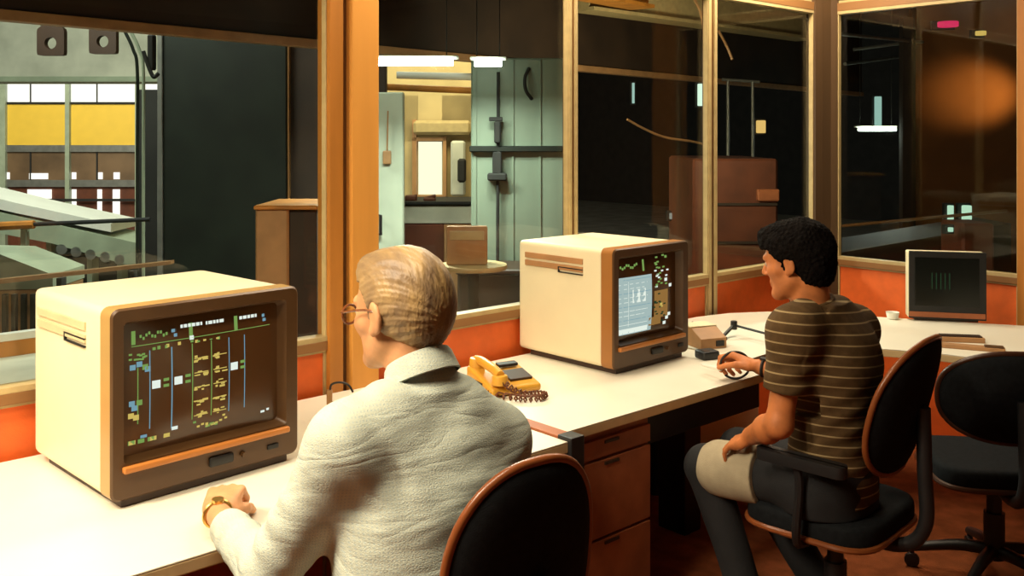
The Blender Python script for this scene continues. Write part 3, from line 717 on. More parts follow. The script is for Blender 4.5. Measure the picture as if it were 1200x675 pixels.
# low bench along the outside of the back wall
bn = thing('work_bench', 'grey-white bench with white-capped orange board outside the left window', 'bench', (.2, VB + .75, ZH))
MB().box((-2.2, -.55, .55 - ZH), (1.5, 1.24, .60 - ZH), .005).build('bench_top', M['concrete'], bn)
MB().box((-2.2, 1.20, .60 - ZH), (1.5, 1.24, .675 - ZH), .003).build('back_board', M['wood'], bn)
MB().box((-2.2, 1.195, .675 - ZH), (1.5, 1.245, .71 - ZH), .003).build('white_cap', M['white'], bn)
for x in (-2.1, -.8, .4, 1.4): MB().box((x, -.5, 0), (x + .06, 1.15, .55 - ZH)).build('leg', M['steel'], bn)
# ---- second window: doors and lit opening
P, D = 456, 7.0
ld = HT('door_leaf_pale', 'pale narrow steel door leaf just right of the wooden pillar', 'door', P, D)
q = MB(); hb(q, P, D, ZH, 425, 473, 108, 480, 0, .08, .01, zz=0); q.build('leaf', M['paleleaf'], ld)
c0 = hp(P, D, ZH, 440, 252); c1 = hp(P, D, ZH, 440, 274); o_ = Vector((.045, -.05, 0))
MB().tube([c0, c0 + o_, c1 + o_, c1], .012, 8).build('handle', M['black'], ld, True)
q = MB(); c0 = hp(P, D, ZH, 455, 130); c1 = hp(P, D, ZH, 454, 186); q.tube([c0 - Vector((0, .02, 0)), c1 - Vector((0, .02, 0))], .006, 6); q.box((c1.x - .03, -.04, c1.z - .04), (c1.x + .03, 0, c1.z + .06), .01); q.build('latch', M['vent'], ld)
P, D = 606, 6.6
rdoor = HT('steel_door', 'large grey-green steel door with vertical latch rod in the second window', 'door', P, D)
q = MB(); hb(q, P, D, ZH, 552, 672, 68, 480, 0, .12, .01, zz=0)
q.build('door_leaf', M['teal'], rdoor)
q = MB()
for x in (556, 600, 632): hb(q, P, D, ZH, x, x + 2.0, 70, 171, -.012, .014); hb(q, P, D, ZH, x, x + 2.0, 181, 480, -.012, .014, zz=.05)
q.build('panel_rib', M['teal'], rdoor)
q = MB(); hb(q, P, D, ZH, 550, 660, 171, 178, -.06, .07, .006); q.build('cross_rail', M['darkgreen'], rdoor)
q = MB(); q.tube([hp(P, D, ZH, 584, 85) - Vector((0, .05, 0)), hp(P, D, ZH, 583, 330) - Vector((0, .05, 0))], .011, 8)
hb(q, P, D, ZH, 573, 589, 137, 142, -.09, .04, .004); hb(q, P, D, ZH, 579, 587, 142, 168, -.10, .07, .01); hb(q, P, D, ZH, 571, 594, 203, 212, -.10, .09, .01); hb(q, P, D, ZH, 577, 588, 178, 204, -.09, .06, .008)
q.build('latch_rod', M['dark'], rdoor)
MB().tube(bez([hp(P, D, ZH, 620, 80), hp(P, D, ZH, 615, 92) - Vector((0, .06, 0)), hp(P, D, ZH, 616, 106) - Vector((0, .06, 0)), hp(P, D, ZH, 623, 116)], 6), .012, 8).build('grab_handle', M['dark'], rdoor, True)
# room behind the opening
P, D = 512, 9.5
bt = HT('lit_bay', 'warm lit bay with a bright inner window between the two steel doors', 'bay', P, D)
q = MB()
hb(q, P, D, ZH, 400, 490, 112, 480, .3, .1, zz=0); hb(q, P, D, ZH, 518, 640, 112, 480, .3, .1, zz=0); hb(q, P, D, ZH, 400, 640, 20, 166, .3, .1); hb(q, P, D, ZH, 489, 519, 228, 480, .3, .1, zz=0)
q.build('wall', M['beige'], bt)
q = MB(); hb(q, P, D, ZH, 488, 520, 164, 230, .32, .02); q.build('inner_window', emit('sunlit_inner_window', (1, .97, .72), .95), bt)
q = MB()
for a, b, c, d_ in ((483, 488, 140, 232), (519, 523, 160, 232), (483, 523, 161, 165), (483, 523, 229, 233)): hb(q, P, D, ZH, a, b, c, d_, .22, .08)
q.build('window_frame', M['vent'], bt)
q = MB(); hb(q, P, D, ZH, 484, 552, 141, 158, .15, .12, .03); q.build('roller_blind', M['cream_trim'], bt)
q = MB(); hb(q, P, D, ZH, 528, 545, 165, 230, .1, .15, .02); q.build('side_cupboard', M['concrete'], bt)
q = MB(); hb(q, P, D, ZH, 536, 546, 186, 214, -.05, .1, .02); q.build('switch_box', M['dark'], bt)
pp = HT('heating_pipe', 'orange-brown pipe run above the lit bay', 'pipe', 500, 7.6, 1.7)
q = MB(); q.tube([hp(500, 7.6, 1.7, 430, 101), hp(500, 7.6, 1.7, 552, 106)], .028, 10); q.build('lower_pipe', M['wood'], pp, True)
q = MB(); q.tube([hp(500, 7.6, 1.7, 465, 88), hp(500, 7.6, 1.7, 552, 90)], .03, 10); q.build('upper_pipe', M['white'], pp, True)
ct = HT('counter', 'dark counter top with drawers below the lit bay window', 'counter', 512, 7.9)
q = MB(); hb(q, 512, 7.9, ZH, 470, 556, 236, 240, 0, .6, .005); q.build('counter_top', M['dark'], ct)
q = MB(); hb(q, 512, 7.9, ZH, 472, 554, 241, 262, .05, .5, .005); q.build('upper_front', M['concrete'], ct)
q = MB(); hb(q, 512, 7.9, ZH, 472, 520, 263, 480, .04, .5, .005, zz=0); q.build('drawer_front', M['redbrown'], ct)
q = MB(); hb(q, 512, 7.9, ZH, 520, 554, 263, 480, .05, .5, .005, zz=0); q.build('side_front', M['vent'], ct)
for k, (x, lab) in enumerate(((481, 'small brown bundle at the left end of the dark counter'), (503, 'small brown bundle under the bright inner window'))):
    tb = HT('tool_bundle', lab, 'tools', x, 7.95, H - (236 - Y0) * 7.95 / F)
    q = MB(); q.box((-.05, 0, 0), (.05, .10, .05 - k * .02), .02, 3); q.cyl((-.04, .05, .02), (.05, .03, .045), .014); q.build('bundle', M['redbrown'], tb, True)
# pale round table and tan box built in place of reflections in the glass
P, D = 554, 5.2
cb_ = HT('reflection_table', 'round pale table shape standing in for a reflection in the second window', 'table', P, D)
zt = H - (312 - Y0) * D / F - ZH
q = MB(); q.cyl((0, .1, zt - .03), (0, .1, zt), .19, seg=40, bev=.012); q.build('table_top', M['cream_trim'], cb_, True)
q = MB(); q.cyl((0, .1, .02), (0, .1, zt - .02), .03); q.cyl((0, .1, 0), (0, .1, .04), .16, seg=30, bev=.01); q.build('pedestal', M['dark'], cb_)
tbx = HT('tan_reflection_box', 'tan box with sloping front standing in for a reflection in the second window', 'box', 550, D, ZH + zt)
q = MB(); q.box((-.13, .03, 0), (.10, .20, .22), .015, 3, taper=(.9, .85)); q.build('case', M['vent'], tbx, True)
q = MB(); q.box((-.11, .024, .14), (.08, .034, .19), .003); q.build('panel', M['cream_trim'], tbx)
dc = HT('shade_block', 'dark brown block added for the shade on the lower steel door', 'crate', 590, 6.1)  # dark block put in for the light falloff low on the door
q = MB(); hb(q, 590, 6.1, ZH, 536, 640, 320, 480, 0, .4, .02, zz=0); q.build('box', M['darkbrown'], dc)
q = MB(); hb(q, 590, 6.1, ZH, 534, 642, 316, 322, -.02, .44, .008); q.build('lid', M['foot'], dc)
# tube lamp above the opening
def tube_lamp(label, x0, x1, y, d, power, col=(.90, 1, .86), strength=None, light=True, tilt=0):
    pxc = (x0 + x1) / 2; z = H - (y - Y0) * d / F
    t = HT('tube_lamp', label, 'lamp', pxc, d, z - .04)
    L_ = (x1 - x0) / F * d
    q = MB(); q.cyl((-L_ / 2, 0, .02 - tilt), (L_ / 2, 0, .02 + tilt), .018, bev=.005); q.build('tube', strength or M['tube'], t, True)
    q = MB(); q.box((-L_ / 2 - .03, .02, .045), (L_ / 2 + .03, .08, .07), .01); q.build('housing', M['white'], t)
    for sx in (-1, 1):
        q = MB(); q.cyl((sx * L_ * .42, .05, .06), (sx * L_ * .42, .05, 6.99 - z), .004, seg=6); q.build('suspension_rod', M['dark'], t)
    if light:
        l = bpy.data.lights.new('tube_light', 'AREA'); l.shape = 'RECTANGLE'; l.size = L_; l.size_y = .1; l.energy = power; l.color = col
        o = bpy.data.objects.new('tube_light', l); COL.objects.link(o); o.parent = t; o.location = (0, -.05, -.02); o.rotation_euler = (R(-15), 0, 0)
    return t
tube_lamp('bright fluorescent tube over the pale door in the second window', 428, 531, 70, 5.9, 52)
tube_lamp('short tube added for the glow on top of the large steel door', 556, 588, 71, 6.1, 14)  # extra lamp, added to brighten the top of the steel door
# girders upper right
def beam(name, label, cat, p0, d0, p1, d1, hgt, dep, m):
    a = W(p0[0], d0, p0[1]); b = W(p1[0], d1, p1[1]); v = b - a
    t = thing(name, label, cat, a, math.atan2(v.y, v.x))
    L_ = math.hypot(v.x, v.y)
    pts_ = [(0, 0), (L_, v.z), (L_, v.z + hgt), (0, hgt)]
    q = MB(); q.prism(pts_, 0, dep, mtx=Matrix(((1, 0, 0, 0), (0, 0, 1, 0), (0, 1, 0, 0), (0, 0, 0, 1))))
    # I section: web + flange
    q.build('web', m, t)
    q = MB(); q.prism([(0, -.03), (L_, v.z - .03), (L_, v.z), (0, 0)], -.06, dep + .06, mtx=Matrix(((1, 0, 0, 0), (0, 0, 1, 0), (0, 1, 0, 0), (0, 0, 0, 1)))); q.build('flange', m, t)
    return t
beam('roof_girder', 'pale roof girder crossing the top of the third and fourth windows', 'girder', (690, 8), 8.0, (950, 44), 10.5, .30, .12, M['cream_trim'])
beam('roof_girder', 'short brown roof girder at the top of the third window', 'girder', (668, -12), 7.2, (760, 6), 8.2, .2, .12, M['wood'])
# things in the dark right part of the hall
def cable(label, pts_, r=.012, m='vent'):
    t = HT('hanging_cable', label, 'cable', pts_[0][0], pts_[0][2], 0)
    P_, D_ = pts_[0][0], pts_[0][2]
    MB().tube(bez([hp(P_, D_, 0, a, b, c) for a, b, c in pts_], 8), r, 6).build('cable', M[m], t, True)
cable('loose brown cable drooping across the third window', [(735, 140, 9.5), (757, 152, 9.6), (780, 161, 9.7), (812, 166, 9.8), (835, 172, 9.9)])
cable('cable hanging beside the second mullion near the roof girder', [(812, -5, 8.2), (822, 18, 8.4), (826, 50, 8.6)], .014)
cable('cable dropping from the pale girder in the fourth window', [(842, 36, 8.6), (852, 55, 8.7), (858, 70, 8.7)], .012)
tube_v = emit('cool_glow', (.55, .85, .75), .55)
def glow(name, label, cat, x0, x1, ya, yb, d, m):
    pxc = (x0 + x1) / 2; z0 = H - (yb - Y0) * d / F
    t = HT(name, label, cat, pxc, d, z0); w_ = (x1 - x0) / F * d; h_ = (yb - ya) / F * d
    q = MB(); q.cyl((0, .03, .0), (0, .03, h_), w_ / 2, bev=min(w_, h_) * .12); q.build('lit_tube', m, t, True)
    q = MB(); q.box((-w_ / 2 - .02, .03 + w_ / 2, -.02), (w_ / 2 + .02, .08 + w_ / 2, h_ + .02), .005); q.build('mount', M['dark'], t)
glow('wall_lamp', 'thin upright greenish lamp in the third window', 'lamp', 741, 744, 97, 121, 13, tube_v)
glow('wall_lamp', 'short white-green lamp beside the second mullion', 'lamp', 818, 826, 98, 124, 12, emit('white_green_glow', (.75, 1, .8), .9))
glow('wall_lamp', 'small faint lamp low in the third window', 'lamp', 785, 790, 250, 257, 9, emit('faint_glow', (.6, .6, .5), .35))
glow('machine_indicator', 'dim pale indicator spot in the middle of the third window', 'lamp', 793, 799, 202, 210, 10, emit('faint_glow2', (.35, .35, .25), .2))
for k, (a, b, lab) in enumerate(((1112, 1119, 'left'), (1129, 1140, 'right'))):
    glow('signal_lamp', '%s of the two pale green lamps above the small monitor' % lab, 'lamp', a, b, 241, 262 + 2 * k, 9.5, emit('mint_glow_%d' % k, (.55, .85, .62), .75))
glow('signal_lamp', 'tiny lamp below the pair of pale green lamps', 'lamp', 1113, 1119, 267, 272, 7.6, emit('mint_glow_small', (.5, .8, .6), .7))
glow('signal_lamp', 'upright pale lamp crossing the bright horizontal tube in the right window', 'lamp', 1026, 1034, 113, 148, 12.3, emit('mint_glow_up', (.45, .75, .65), .55))
glow('warning_lamp', 'magenta red lamp at the top of the right window', 'lamp', 1101, 1124, 25, 31, 10, emit('red_glow', (.75, .02, .12), .7))
glow('warning_lamp', 'small yellow lamp near the top of the right window', 'lamp', 1145, 1157, 36, 41, 10, emit('amber_glow', (.7, .5, .12), .7))
glow('yellow_lamp', 'small yellow lit box above the red-brown reflection box in the fourth window', 'lamp', 887, 898, 141, 156, 11, emit('warm_box_glow', (.95, .6, .18), .75))
t_ = tube_lamp('bright horizontal fluorescent tube in the right-hand window', 1006, 1050, 150, 12, 12, strength=M['tube'])
# red-brown box built in place of the orange partition's reflection
P, D = 874, 8.0
rm = HT('red_reflection_box', 'large red-brown box standing in for a reflection low in the fourth window', 'machine', P, D)
q = MB(); hb(q, P, D, ZH, 812, 912, 186, 480, 0, 1.2, .02, zz=0); q.build('housing', M['redbrown'], rm)
q = MB(); hb(q, P, D, ZH, 838, 911, 238, 241, -.02, .03); hb(q, P, D, ZH, 838, 911, 283, 286, -.02, .03); q.build('seam_rail', M['darkbrown'], rm)
q = MB(); hb(q, P, D, ZH, 888, 914, 222, 236, -.05, .06, .01); q.build('access_panel', M['cabinet'], rm)
P, D = 750, 8.4
rm = HT('low_machine', 'low dark brown machine along the bottom of the third window', 'machine', P, D)
q = MB(); hb(q, P, D, ZH, 700, 720, 285, 300, .2, .3, .02); q.build('control_box', M['redbrown'], rm)
q = MB(); hb(q, P, D, ZH, 700, 798, 300, 480, .1, .9, .02, zz=0); q.build('bed', M['darkbrown'], rm)
pf = HT('pipe_rack', 'thin grey upright pipes behind the red-brown reflection box', 'pipes', 868, 10)
for x, ya in ((853, 95), (882, 95)):
    q = MB(); a_ = hp(868, 10, ZH, x, ya); q.cyl((a_.x, a_.y, 0), a_, .016); q.build('upright', M['steel'], pf)
q = MB(); q.tube([hp(868, 10, ZH, 846, 93), hp(868, 10, ZH, 890, 96)], .016, 8); q.build('top_pipe', M['steel'], pf)
# right window contents
P, D = 1080, 8.6
lm = HT('long_machine', 'long dark brown machine low in the right-hand window', 'machine', P, D)
q = MB(); quadbeam(q, [hp(P, D, ZH, 985, 296, 8.6), hp(P, D, ZH, 1185, 262, 9.6), hp(P, D, ZH, 1185, 480, 9.6), hp(P, D, ZH, 985, 480, 8.6)], .8); q.build('bed', M['darkbrown'], lm)
q = MB(); q.tube([hp(P, D, ZH, 985, 265), hp(P, D, ZH, 1180, 247)], .014, 8); q.build('rail', M['wood_h'], lm)
q = MB(); hb(q, P, D, ZH, 1128, 1166, 262, 480, -.9, .4, .02, zz=0); q.build('end_cabinet', M['redbrown'], lm)
for k, (a, b) in enumerate((((985, 40, 10), (1190, 60, 13)), ((1000, 58, 12), (1190, 34, 12)), ((990, 75, 11), (1120, 58, 14)))):
    t = HT('roof_pipe', ['thin roof pipe sloping down to the right in the right window', 'thin roof pipe sloping up to the right in the right window', 'lowest thin roof pipe in the right window'][k], 'pipe', a[0], a[2], 0)
    q = MB(); q.tube([hp(a[0], a[2], 0, *a), hp(a[0], a[2], 0, *b)], .02, 8); q.build('pipe', M['steel'], t)
# column and dark crane leg
cl = HT('steel_column', 'dark brown steel column in the right-hand window', 'column', 1063, 11)
q = MB(); hb(q, 1063, 11, ZH, 1058, 1070, 20, 480, 0, .05, zz=0); hb(q, 1063, 11, ZH, 1062, 1066, 20, 480, .05, .2, zz=0); hb(q, 1063, 11, ZH, 1058, 1070, 20, 480, .25, .05, zz=0); q.build('shaft', M['darkbrown'], cl)
# added orange panel and spot that imitate a blurred orange reflection
P, D = 1170, 11
oh = HT('reflection_screen', 'added orange panel lit to imitate a blurred reflection in the right window', 'screen', P, D)
q = MB(); hb(q, P, D, ZH, 1072, 1330, -40, 230, .2, .04, zz=0); q.build('glow_panel', mat('orange_glow_panel', (.22, .075, .012), .9, .15, 3), oh)
q = MB(); hb(q, P, D, ZH, 1068, 1073, -40, 480, .18, .08, zz=0); q.build('frame_post', M['dark'], oh)
sl = bpy.data.lights.new('glow_spot', 'SPOT'); sl.energy = 150; sl.color = (1, .62, .22); sl.spot_size = R(40); sl.spot_blend = 1.0; sl.shadow_soft_size = .1  # added unseen spot, makes the orange patch on the panel
so = bpy.data.objects.new('glow_spot', sl); COL.objects.link(so)
tgt = W(1150, 11.2, 110); srcp = W(1300, 10.3, 106); so.location = srcp; so.rotation_euler = (tgt - srcp).to_track_quat('-Z', 'Y').to_euler()
# unseen area lights added to brighten parts of the hall
def hall_light(px, d, z, size, e, col, aim=None, name='hall_fill'):
    l = bpy.data.lights.new(name, 'AREA'); l.size = size; l.energy = e; l.color = col
    o = bpy.data.objects.new(name, l); COL.objects.link(o); p = W(px, d); p.z = z; o.location = p
    if aim is not None: o.rotation_euler = (aim - p).to_track_quat('-Z', 'Y').to_euler()
hall_light(-60, 15, 5.5, 4, 720, (1, .95, .8), W(90, 21, 150))
hall_light(-100, 6.0, 4.6, 2, 210, (.95, 1, .85), W(60, 9, 220))
hall_light(512, 8.6, 3.2, .8, 45, (1, .86, .5), W(512, 9.8, 210), 'bay_lamp')
hall_light(860, 7.0, 3.9, .6, 6, (1, .75, .45), W(870, 9, 260), 'warm_fill')
hall_light(780, 6.6, 1.7, .4, 30, (1, .9, .6), W(800, 9, 20), 'girder_fill')
wd_ = bpy.data.worlds.new('world'); SC.world = wd_; wd_.use_nodes = True
wd_.node_tree.nodes['Background'].inputs[0].default_value = (.6, .65, .6, 1); wd_.node_tree.nodes['Background'].inputs[1].default_value = .02
ch1 = arc_chair('black office chair with brown rim directly behind the older man', 538, 1.99, 36, 1.04, .60, w=.345)
ch2 = arc_chair('black office chair the man in the striped shirt is sitting in', 979, 3.10, 46, 1.03, .60, arms=True, tilt=.26)
ch3 = arc_chair('empty black office chair at the right edge, before the corner desk', 1165, 3.5, -8, .90, .58, w=.50, rim='darkrim')
# ================================================================ PEOPLE (signed-distance bodies turned into meshes)
A_ = lambda *v: np.array(v, dtype=np.float32)
class Field:
    def __init__(s, lo, hi, h):
        s.h = h; s.lo = np.array(lo, np.float32); n = np.ceil((np.array(hi) - s.lo) / h).astype(int) + 1
        s.n = n; s.F = np.full(n, .5, np.float32)
        s.ax = [s.lo[i] + h * np.arange(n[i], dtype=np.float32) for i in range(3)]
    def sub(s, lo, hi):
        a = np.clip(np.floor((np.array(lo) - s.lo) / s.h).astype(int), 0, s.n); b = np.clip(np.ceil((np.array(hi) - s.lo) / s.h).astype(int) + 1, 0, s.n)
        if np.any(b <= a): return None
        sl = tuple(slice(a[i], b[i]) for i in range(3))
        g = np.meshgrid(*[s.ax[i][sl[i]] for i in range(3)], indexing='ij')
        return sl, g
    def comb(s, lo, hi, fn, k, mode='u'):
        pad = 3 * s.h + k + .004
        r = s.sub(np.array(lo) - pad, np.array(hi) + pad)
        if r is None: return
        sl, g = r; d = fn(*g); f = s.F[sl]
        if mode == 'u':
            hh = np.maximum(k - np.abs(f - d), 0) / max(k, 1e-6); s.F[sl] = np.minimum(f, d) - hh * hh * k * .25
        else:  # subtract
            d = -d; hh = np.maximum(k - np.abs(f - d), 0) / max(k, 1e-6); s.F[sl] = np.maximum(f, d) + hh * hh * k * .25
    def cap(s, a, b, ra, rb=None, k=.02, mode='u'):
        rb = ra if rb is None else rb; a = np.array(a, np.float32); b = np.array(b, np.float32); ba = b - a; L = float(ba @ ba) + 1e-9; m = max(ra, rb)
        def fn(x, y, z):
            px, py, pz = x - a[0], y - a[1], z - a[2]
            t = np.clip((px * ba[0] + py * ba[1] + pz * ba[2]) / L, 0, 1)
            return np.sqrt((px - t * ba[0]) ** 2 + (py - t * ba[1]) ** 2 + (pz - t * ba[2]) ** 2) - (ra + t * (rb - ra))
        s.comb(np.minimum(a, b) - m, np.maximum(a, b) + m, fn, k, mode)
    def ell(s, c, r, Rm=None, k=.02, mode='u', clip=None):
        c = np.array(c, np.float32); r = np.array(r, np.float32); Rm = np.eye(3) if Rm is None else np.array(Rm); m = float(max(r))
        def fn(x, y, z):
            P = [x - c[0], y - c[1], z - c[2]]
            q = [(Rm[0, i] * P[0] + Rm[1, i] * P[1] + Rm[2, i] * P[2]) for i in range(3)]
            k0 = np.sqrt(sum((q[i] / r[i]) ** 2 for i in range(3))) + 1e-6; k1 = np.sqrt(sum((q[i] / r[i] ** 2) ** 2 for i in range(3))) + 1e-6
            return k0 * (k0 - 1) / k1
        s.comb(c - m, c + m, fn, k, mode)
    def loft(s, st, k=.02, e=2.2):
        """st: list (cx,cy,z,rx,ry); elliptical sections stacked by z"""
        st = np.array(sorted(st, key=lambda q: q[2]), np.float32); zs = st[:, 2]
        lo = (min(st[:, 0] - st[:, 3]), min(st[:, 1] - st[:, 4]), zs[0] - .03); hi = (max(st[:, 0] + st[:, 3]), max(st[:, 1] + st[:, 4]), zs[-1] + .03)
        zz = np.linspace(zs[0], zs[-1], 200)
        def sm(c):
            v = np.interp(zz, zs, st[:, c]); kk = np.hanning(41); kk /= kk.sum(); return np.convolve(np.pad(v, 20, 'edge'), kk, 'valid')
        T_ = [sm(c) for c in (0, 1, 3, 4)]
        def fn(x, y, z):
            zc = z[0, 0, :]; cx, cy, rx, ry = [np.interp(zc, zz, t).astype(np.float32)[None, None, :] for t in T_]
            q = (np.abs((x - cx) / rx) ** e + np.abs((y - cy) / ry) ** e) ** (1 / e)
            d = (q - 1) * np.minimum(rx, ry)
            dz = np.maximum(zs[0] - z, z - zs[-1])
            return np.where(dz > 0, np.sqrt(np.maximum(d, 0) ** 2 + dz ** 2), np.maximum(d, dz))
        s.comb(lo, hi, fn, k)
    def cut(s, p, n, k=.004, box=None):
        """remove what lies on the side n points to (optionally only inside box lo,hi)"""
        p = np.array(p, np.float32); n = np.array(n, np.float32); n = n / np.linalg.norm(n)
        r = s.sub(*(box or (s.lo, s.lo + s.n * s.h)))
        if r is None: return
        sl, (x, y, z) = r; d = (x - p[0]) * n[0] + (y - p[1]) * n[1] + (z - p[2]) * n[2]; f = s.F[sl]
        hh = np.maximum(k - np.abs(f - d), 0) / k; s.F[sl] = np.maximum(f, d) + hh * hh * k * .25
    def disp(s, fn, box=None):
        r = s.sub(*(box or (s.lo, s.lo + s.n * s.h))); sl, g = r; f = s.F[sl]
        near = np.abs(f) < .04; s.F[sl] = np.where(near, f + fn(*g), f)
    def mesh(s, name):
        F = s.F; S = F < 0
        F[0], F[-1], F[:, 0], F[:, -1], F[:, :, 0], F[:, :, -1] = [.5] * 6; S = F < 0
        c = S[:-1, :-1, :-1].astype(np.int8)
        for dx, dy, dz in ((0, 0, 1), (0, 1, 0), (0, 1, 1), (1, 0, 0), (1, 0, 1), (1, 1, 0), (1, 1, 1)):
            c = c + S[dx:S.shape[0] - 1 + dx, dy:S.shape[1] - 1 + dy, dz:S.shape[2] - 1 + dz]
        act = (c > 0) & (c < 8); I = np.argwhere(act); idx = np.full(act.shape, -1, np.int32); idx[act] = np.arange(len(I))
        C8 = {}
        for dx in (0, 1):
            for dy in (0, 1):
                for dz in (0, 1): C8[dx, dy, dz] = F[I[:, 0] + dx, I[:, 1] + dy, I[:, 2] + dz]
        acc = np.zeros((len(I), 3)); cnt = np.zeros(len(I))
        ks = list(C8)
        for a in ks:
            for b in ks:
                if a < b and sum(abs(a[i] - b[i]) for i in range(3)) == 1:
                    va, vb = C8[a], C8[b]; m = (va < 0) != (vb < 0); t = np.where(m, va / np.where(m, va - vb, 1), 0)
                    A, B = np.array(a), np.array(b); P = A[None] + t[:, None] * (B - A)[None]; acc[m] += P[m]; cnt[m] += 1
        V = (I + acc / cnt[:, None]) * s.h + s.lo
        faces = []
        def quads(m, off, cells, flip):
            J = np.argwhere(m) + off
            q = np.stack([idx[tuple((J + np.array(cc)).T)] for cc in cells], 1)
            return q[:, ::-1] if flip else q
        for ax in range(3):
            o1, o2 = [(1, 2), (2, 0), (0, 1)][ax]
            sl0 = [slice(1, -1)] * 3; sl1 = [slice(1, -1)] * 3; sl0[ax] = slice(0, -1); sl1[ax] = slice(1, None)
            a, b = S[tuple(sl0)], S[tuple(sl1)]; off = np.array([1, 1, 1]); off[ax] = 0
            cells = []
            for d1, d2 in ((-1, -1), (0, -1), (0, 0), (-1, 0)):
                cc = [0, 0, 0]; cc[o1] = d1; cc[o2] = d2; cells.append(cc)
            faces.append(quads(a & ~b, off, cells, False)); faces.append(quads(~a & b, off, cells, True))
        Q = np.concatenate(faces); Q = Q[(Q >= 0).all(1)]
        # light smoothing
        nb = np.zeros_like(V); nc = np.zeros(len(V))
        for i in range(4):
            u, w = Q[:, i], Q[:, (i + 1) % 4]
            np.add.at(nb, u, V[w]); np.add.at(nc, u, 1)
        V = .5 * V + .5 * nb / np.maximum(nc, 1)[:, None]
        me = bpy.data.meshes.new(name); me.vertices.add(len(V)); me.vertices.foreach_set('co', V.astype(np.float32).ravel())
        me.loops.add(Q.size); me.loops.foreach_set('vertex_index', Q.astype(np.int32).ravel())
        me.polygons.add(len(Q)); me.polygons.foreach_set('loop_start', np.arange(0, Q.size, 4, dtype=np.int32))
        me.polygons.foreach_set('use_smooth', np.ones(len(Q), bool)); me.update(calc_edges=True); me.validate()
        return me
def rotz(a): c, s = math.cos(a), math.sin(a); return np.array([[c, -s, 0], [s, c, 0], [0, 0, 1]])
def rotx(a): c, s = math.cos(a), math.sin(a); return np.array([[1, 0, 0], [0, c, -s], [0, s, c]])
class Frame:
    def __init__(s, c, Rm, k=1): s.c = np.array(c); s.R = Rm; s.k = k
    def __call__(s, x, y, z): return s.c + s.R @ (np.array((x, y, z)) * s.k)
def unit(v): v = np.array(v, float); return v / np.linalg.norm(v)
def head_sdf(f, H_, neck0):
    k = H_.k; R_ = H_.R
    E_ = lambda c, r, kk=.012, mode='u', rr=None: f.ell(H_(*c), np.array(r) * k, R_ if rr is None else R_ @ rr, kk, mode)
    C_ = lambda a, b, ra, rb=None, kk=.01, mode='u': f.cap(H_(*a), H_(*b), ra * k, (ra if rb is None else rb) * k, kk, mode)
    f.cap(neck0, H_(0, -.035, -.07), .064 * k, .056 * k, .03)
    E_((0, -.018, .032), (.076, .098, .086)); E_((0, .028, -.030), (.060, .060, .082), .03)
    for sx in (-1, 1):
        C_((sx * .050, .0, -.055), (sx * .018, .066, -.098), .018, .016, .03)
        C_((sx * .040, .062, -.022), (sx * .052, .040, -.02), .016, .016, .02)
    E_((0, .074, -.100), (.022, .018, .016), .02)
    C_((-.030, .078, .022), (.030, .078, .022), .011, .011, .014)
    for sx in (-1, 1): E_((sx * .031, .092, .002), (.015, .014, .010), .010, 's')
    for sx in (-1, 1): E_((sx * .031, .0705, .001), (.0130, .0125, .0120), .002)
    C_((0, .084, .012), (0, .104, -.024), .007, .0105, .010)
    for sx in (-1, 1): E_((sx * .010, .094, -.030), (.007, .010, .006), .005)
    C_((-.018, .082, -.058), (.018, .082, -.058), .0058, .0058, .006); C_((-.015, .080, -.069), (.015, .080, -.069), .0070, .0070, .006)
    E_((0, .092, -.0635), (.020, .008, .0014), .003, 's')
    for sx in (-1, 1):  # ears
        rr = rotz(sx * .35) @ rotx(-.15)
        E_((sx * .080, -.012, -.006), (.0085, .020, .033), .006, 'u', rr)
        E_((sx * .089, -.006, -.002), (.006, .011, .020), .004, 's', rr)
        E_((sx * .079, -.002, -.032), (.007, .010, .012), .006, 'u')
def hand_sdf(f, w, fwd, back, side, curls, thumb=.5, k=1.0, tc=.5):
    """w wrist, fwd knuckle direction, back = back-of-hand normal, side = direction of the thumb side"""
    fw = unit(fwd); n = np.array(back, float); n = unit(n - fw * (n @ fw)); s_ = np.array(side, float); s_ = unit(s_ - fw * (s_ @ fw) - n * (s_ @ n))
    P = lambda a, b, c: w + (fw * a + s_ * b + n * c) * k
    off = [.029, .010, -.010, -.028]; kn = [.088, .092, .087, .078]
    for o, q in zip(off, kn): f.cap(P(.012, o * .55, 0), P(q, o, .002), .0135 * k, .0108 * k, .012)
    f.ell(P(.035, .026, -.012), np.array((.030, .017, .016)) * k, np.stack([fw, s_, n], 1), .014)
    f.ell(P(.045, -.024, -.010), np.array((.034, .013, .014)) * k, np.stack([fw, s_, n], 1), .012)
    lens = [(.042, .025, .020), (.046, .029, .021), (.042, .027, .020), (.033, .020, .018)]; tips = []
    for i in range(4):
        p = P(kn[i], off[i], .002); a = 0; sp = (1.5 - i) * .07
        for j in range(3):
            a += curls[i][j]; d = fw * math.cos(a) * math.cos(sp) - n * math.sin(a) + s_ * math.sin(sp) * math.cos(a)
            q = p + unit(d) * lens[i][j] * k; r = (.0098, .0086, .0078)[j] * k * (.88 if i == 3 else 1)
            f.cap(p, q, r, r * .92, .0035); p = q
        tips.append(p)
    p = P(.022, .030, -.012); a = thumb
    for j, (L_, r) in enumerate(((.040, .0125), (.032, .0105), (.026, .0095))):
        d = fw * math.cos(a) + s_ * math.sin(a) * (.85 if j == 0 else .35) - n * (.25 + tc * j * .5)
        q = p + unit(d) * L_ * k; f.cap(p, q, r * k, r * .9 * k, .005); p = q; a *= .5
    return tips, p
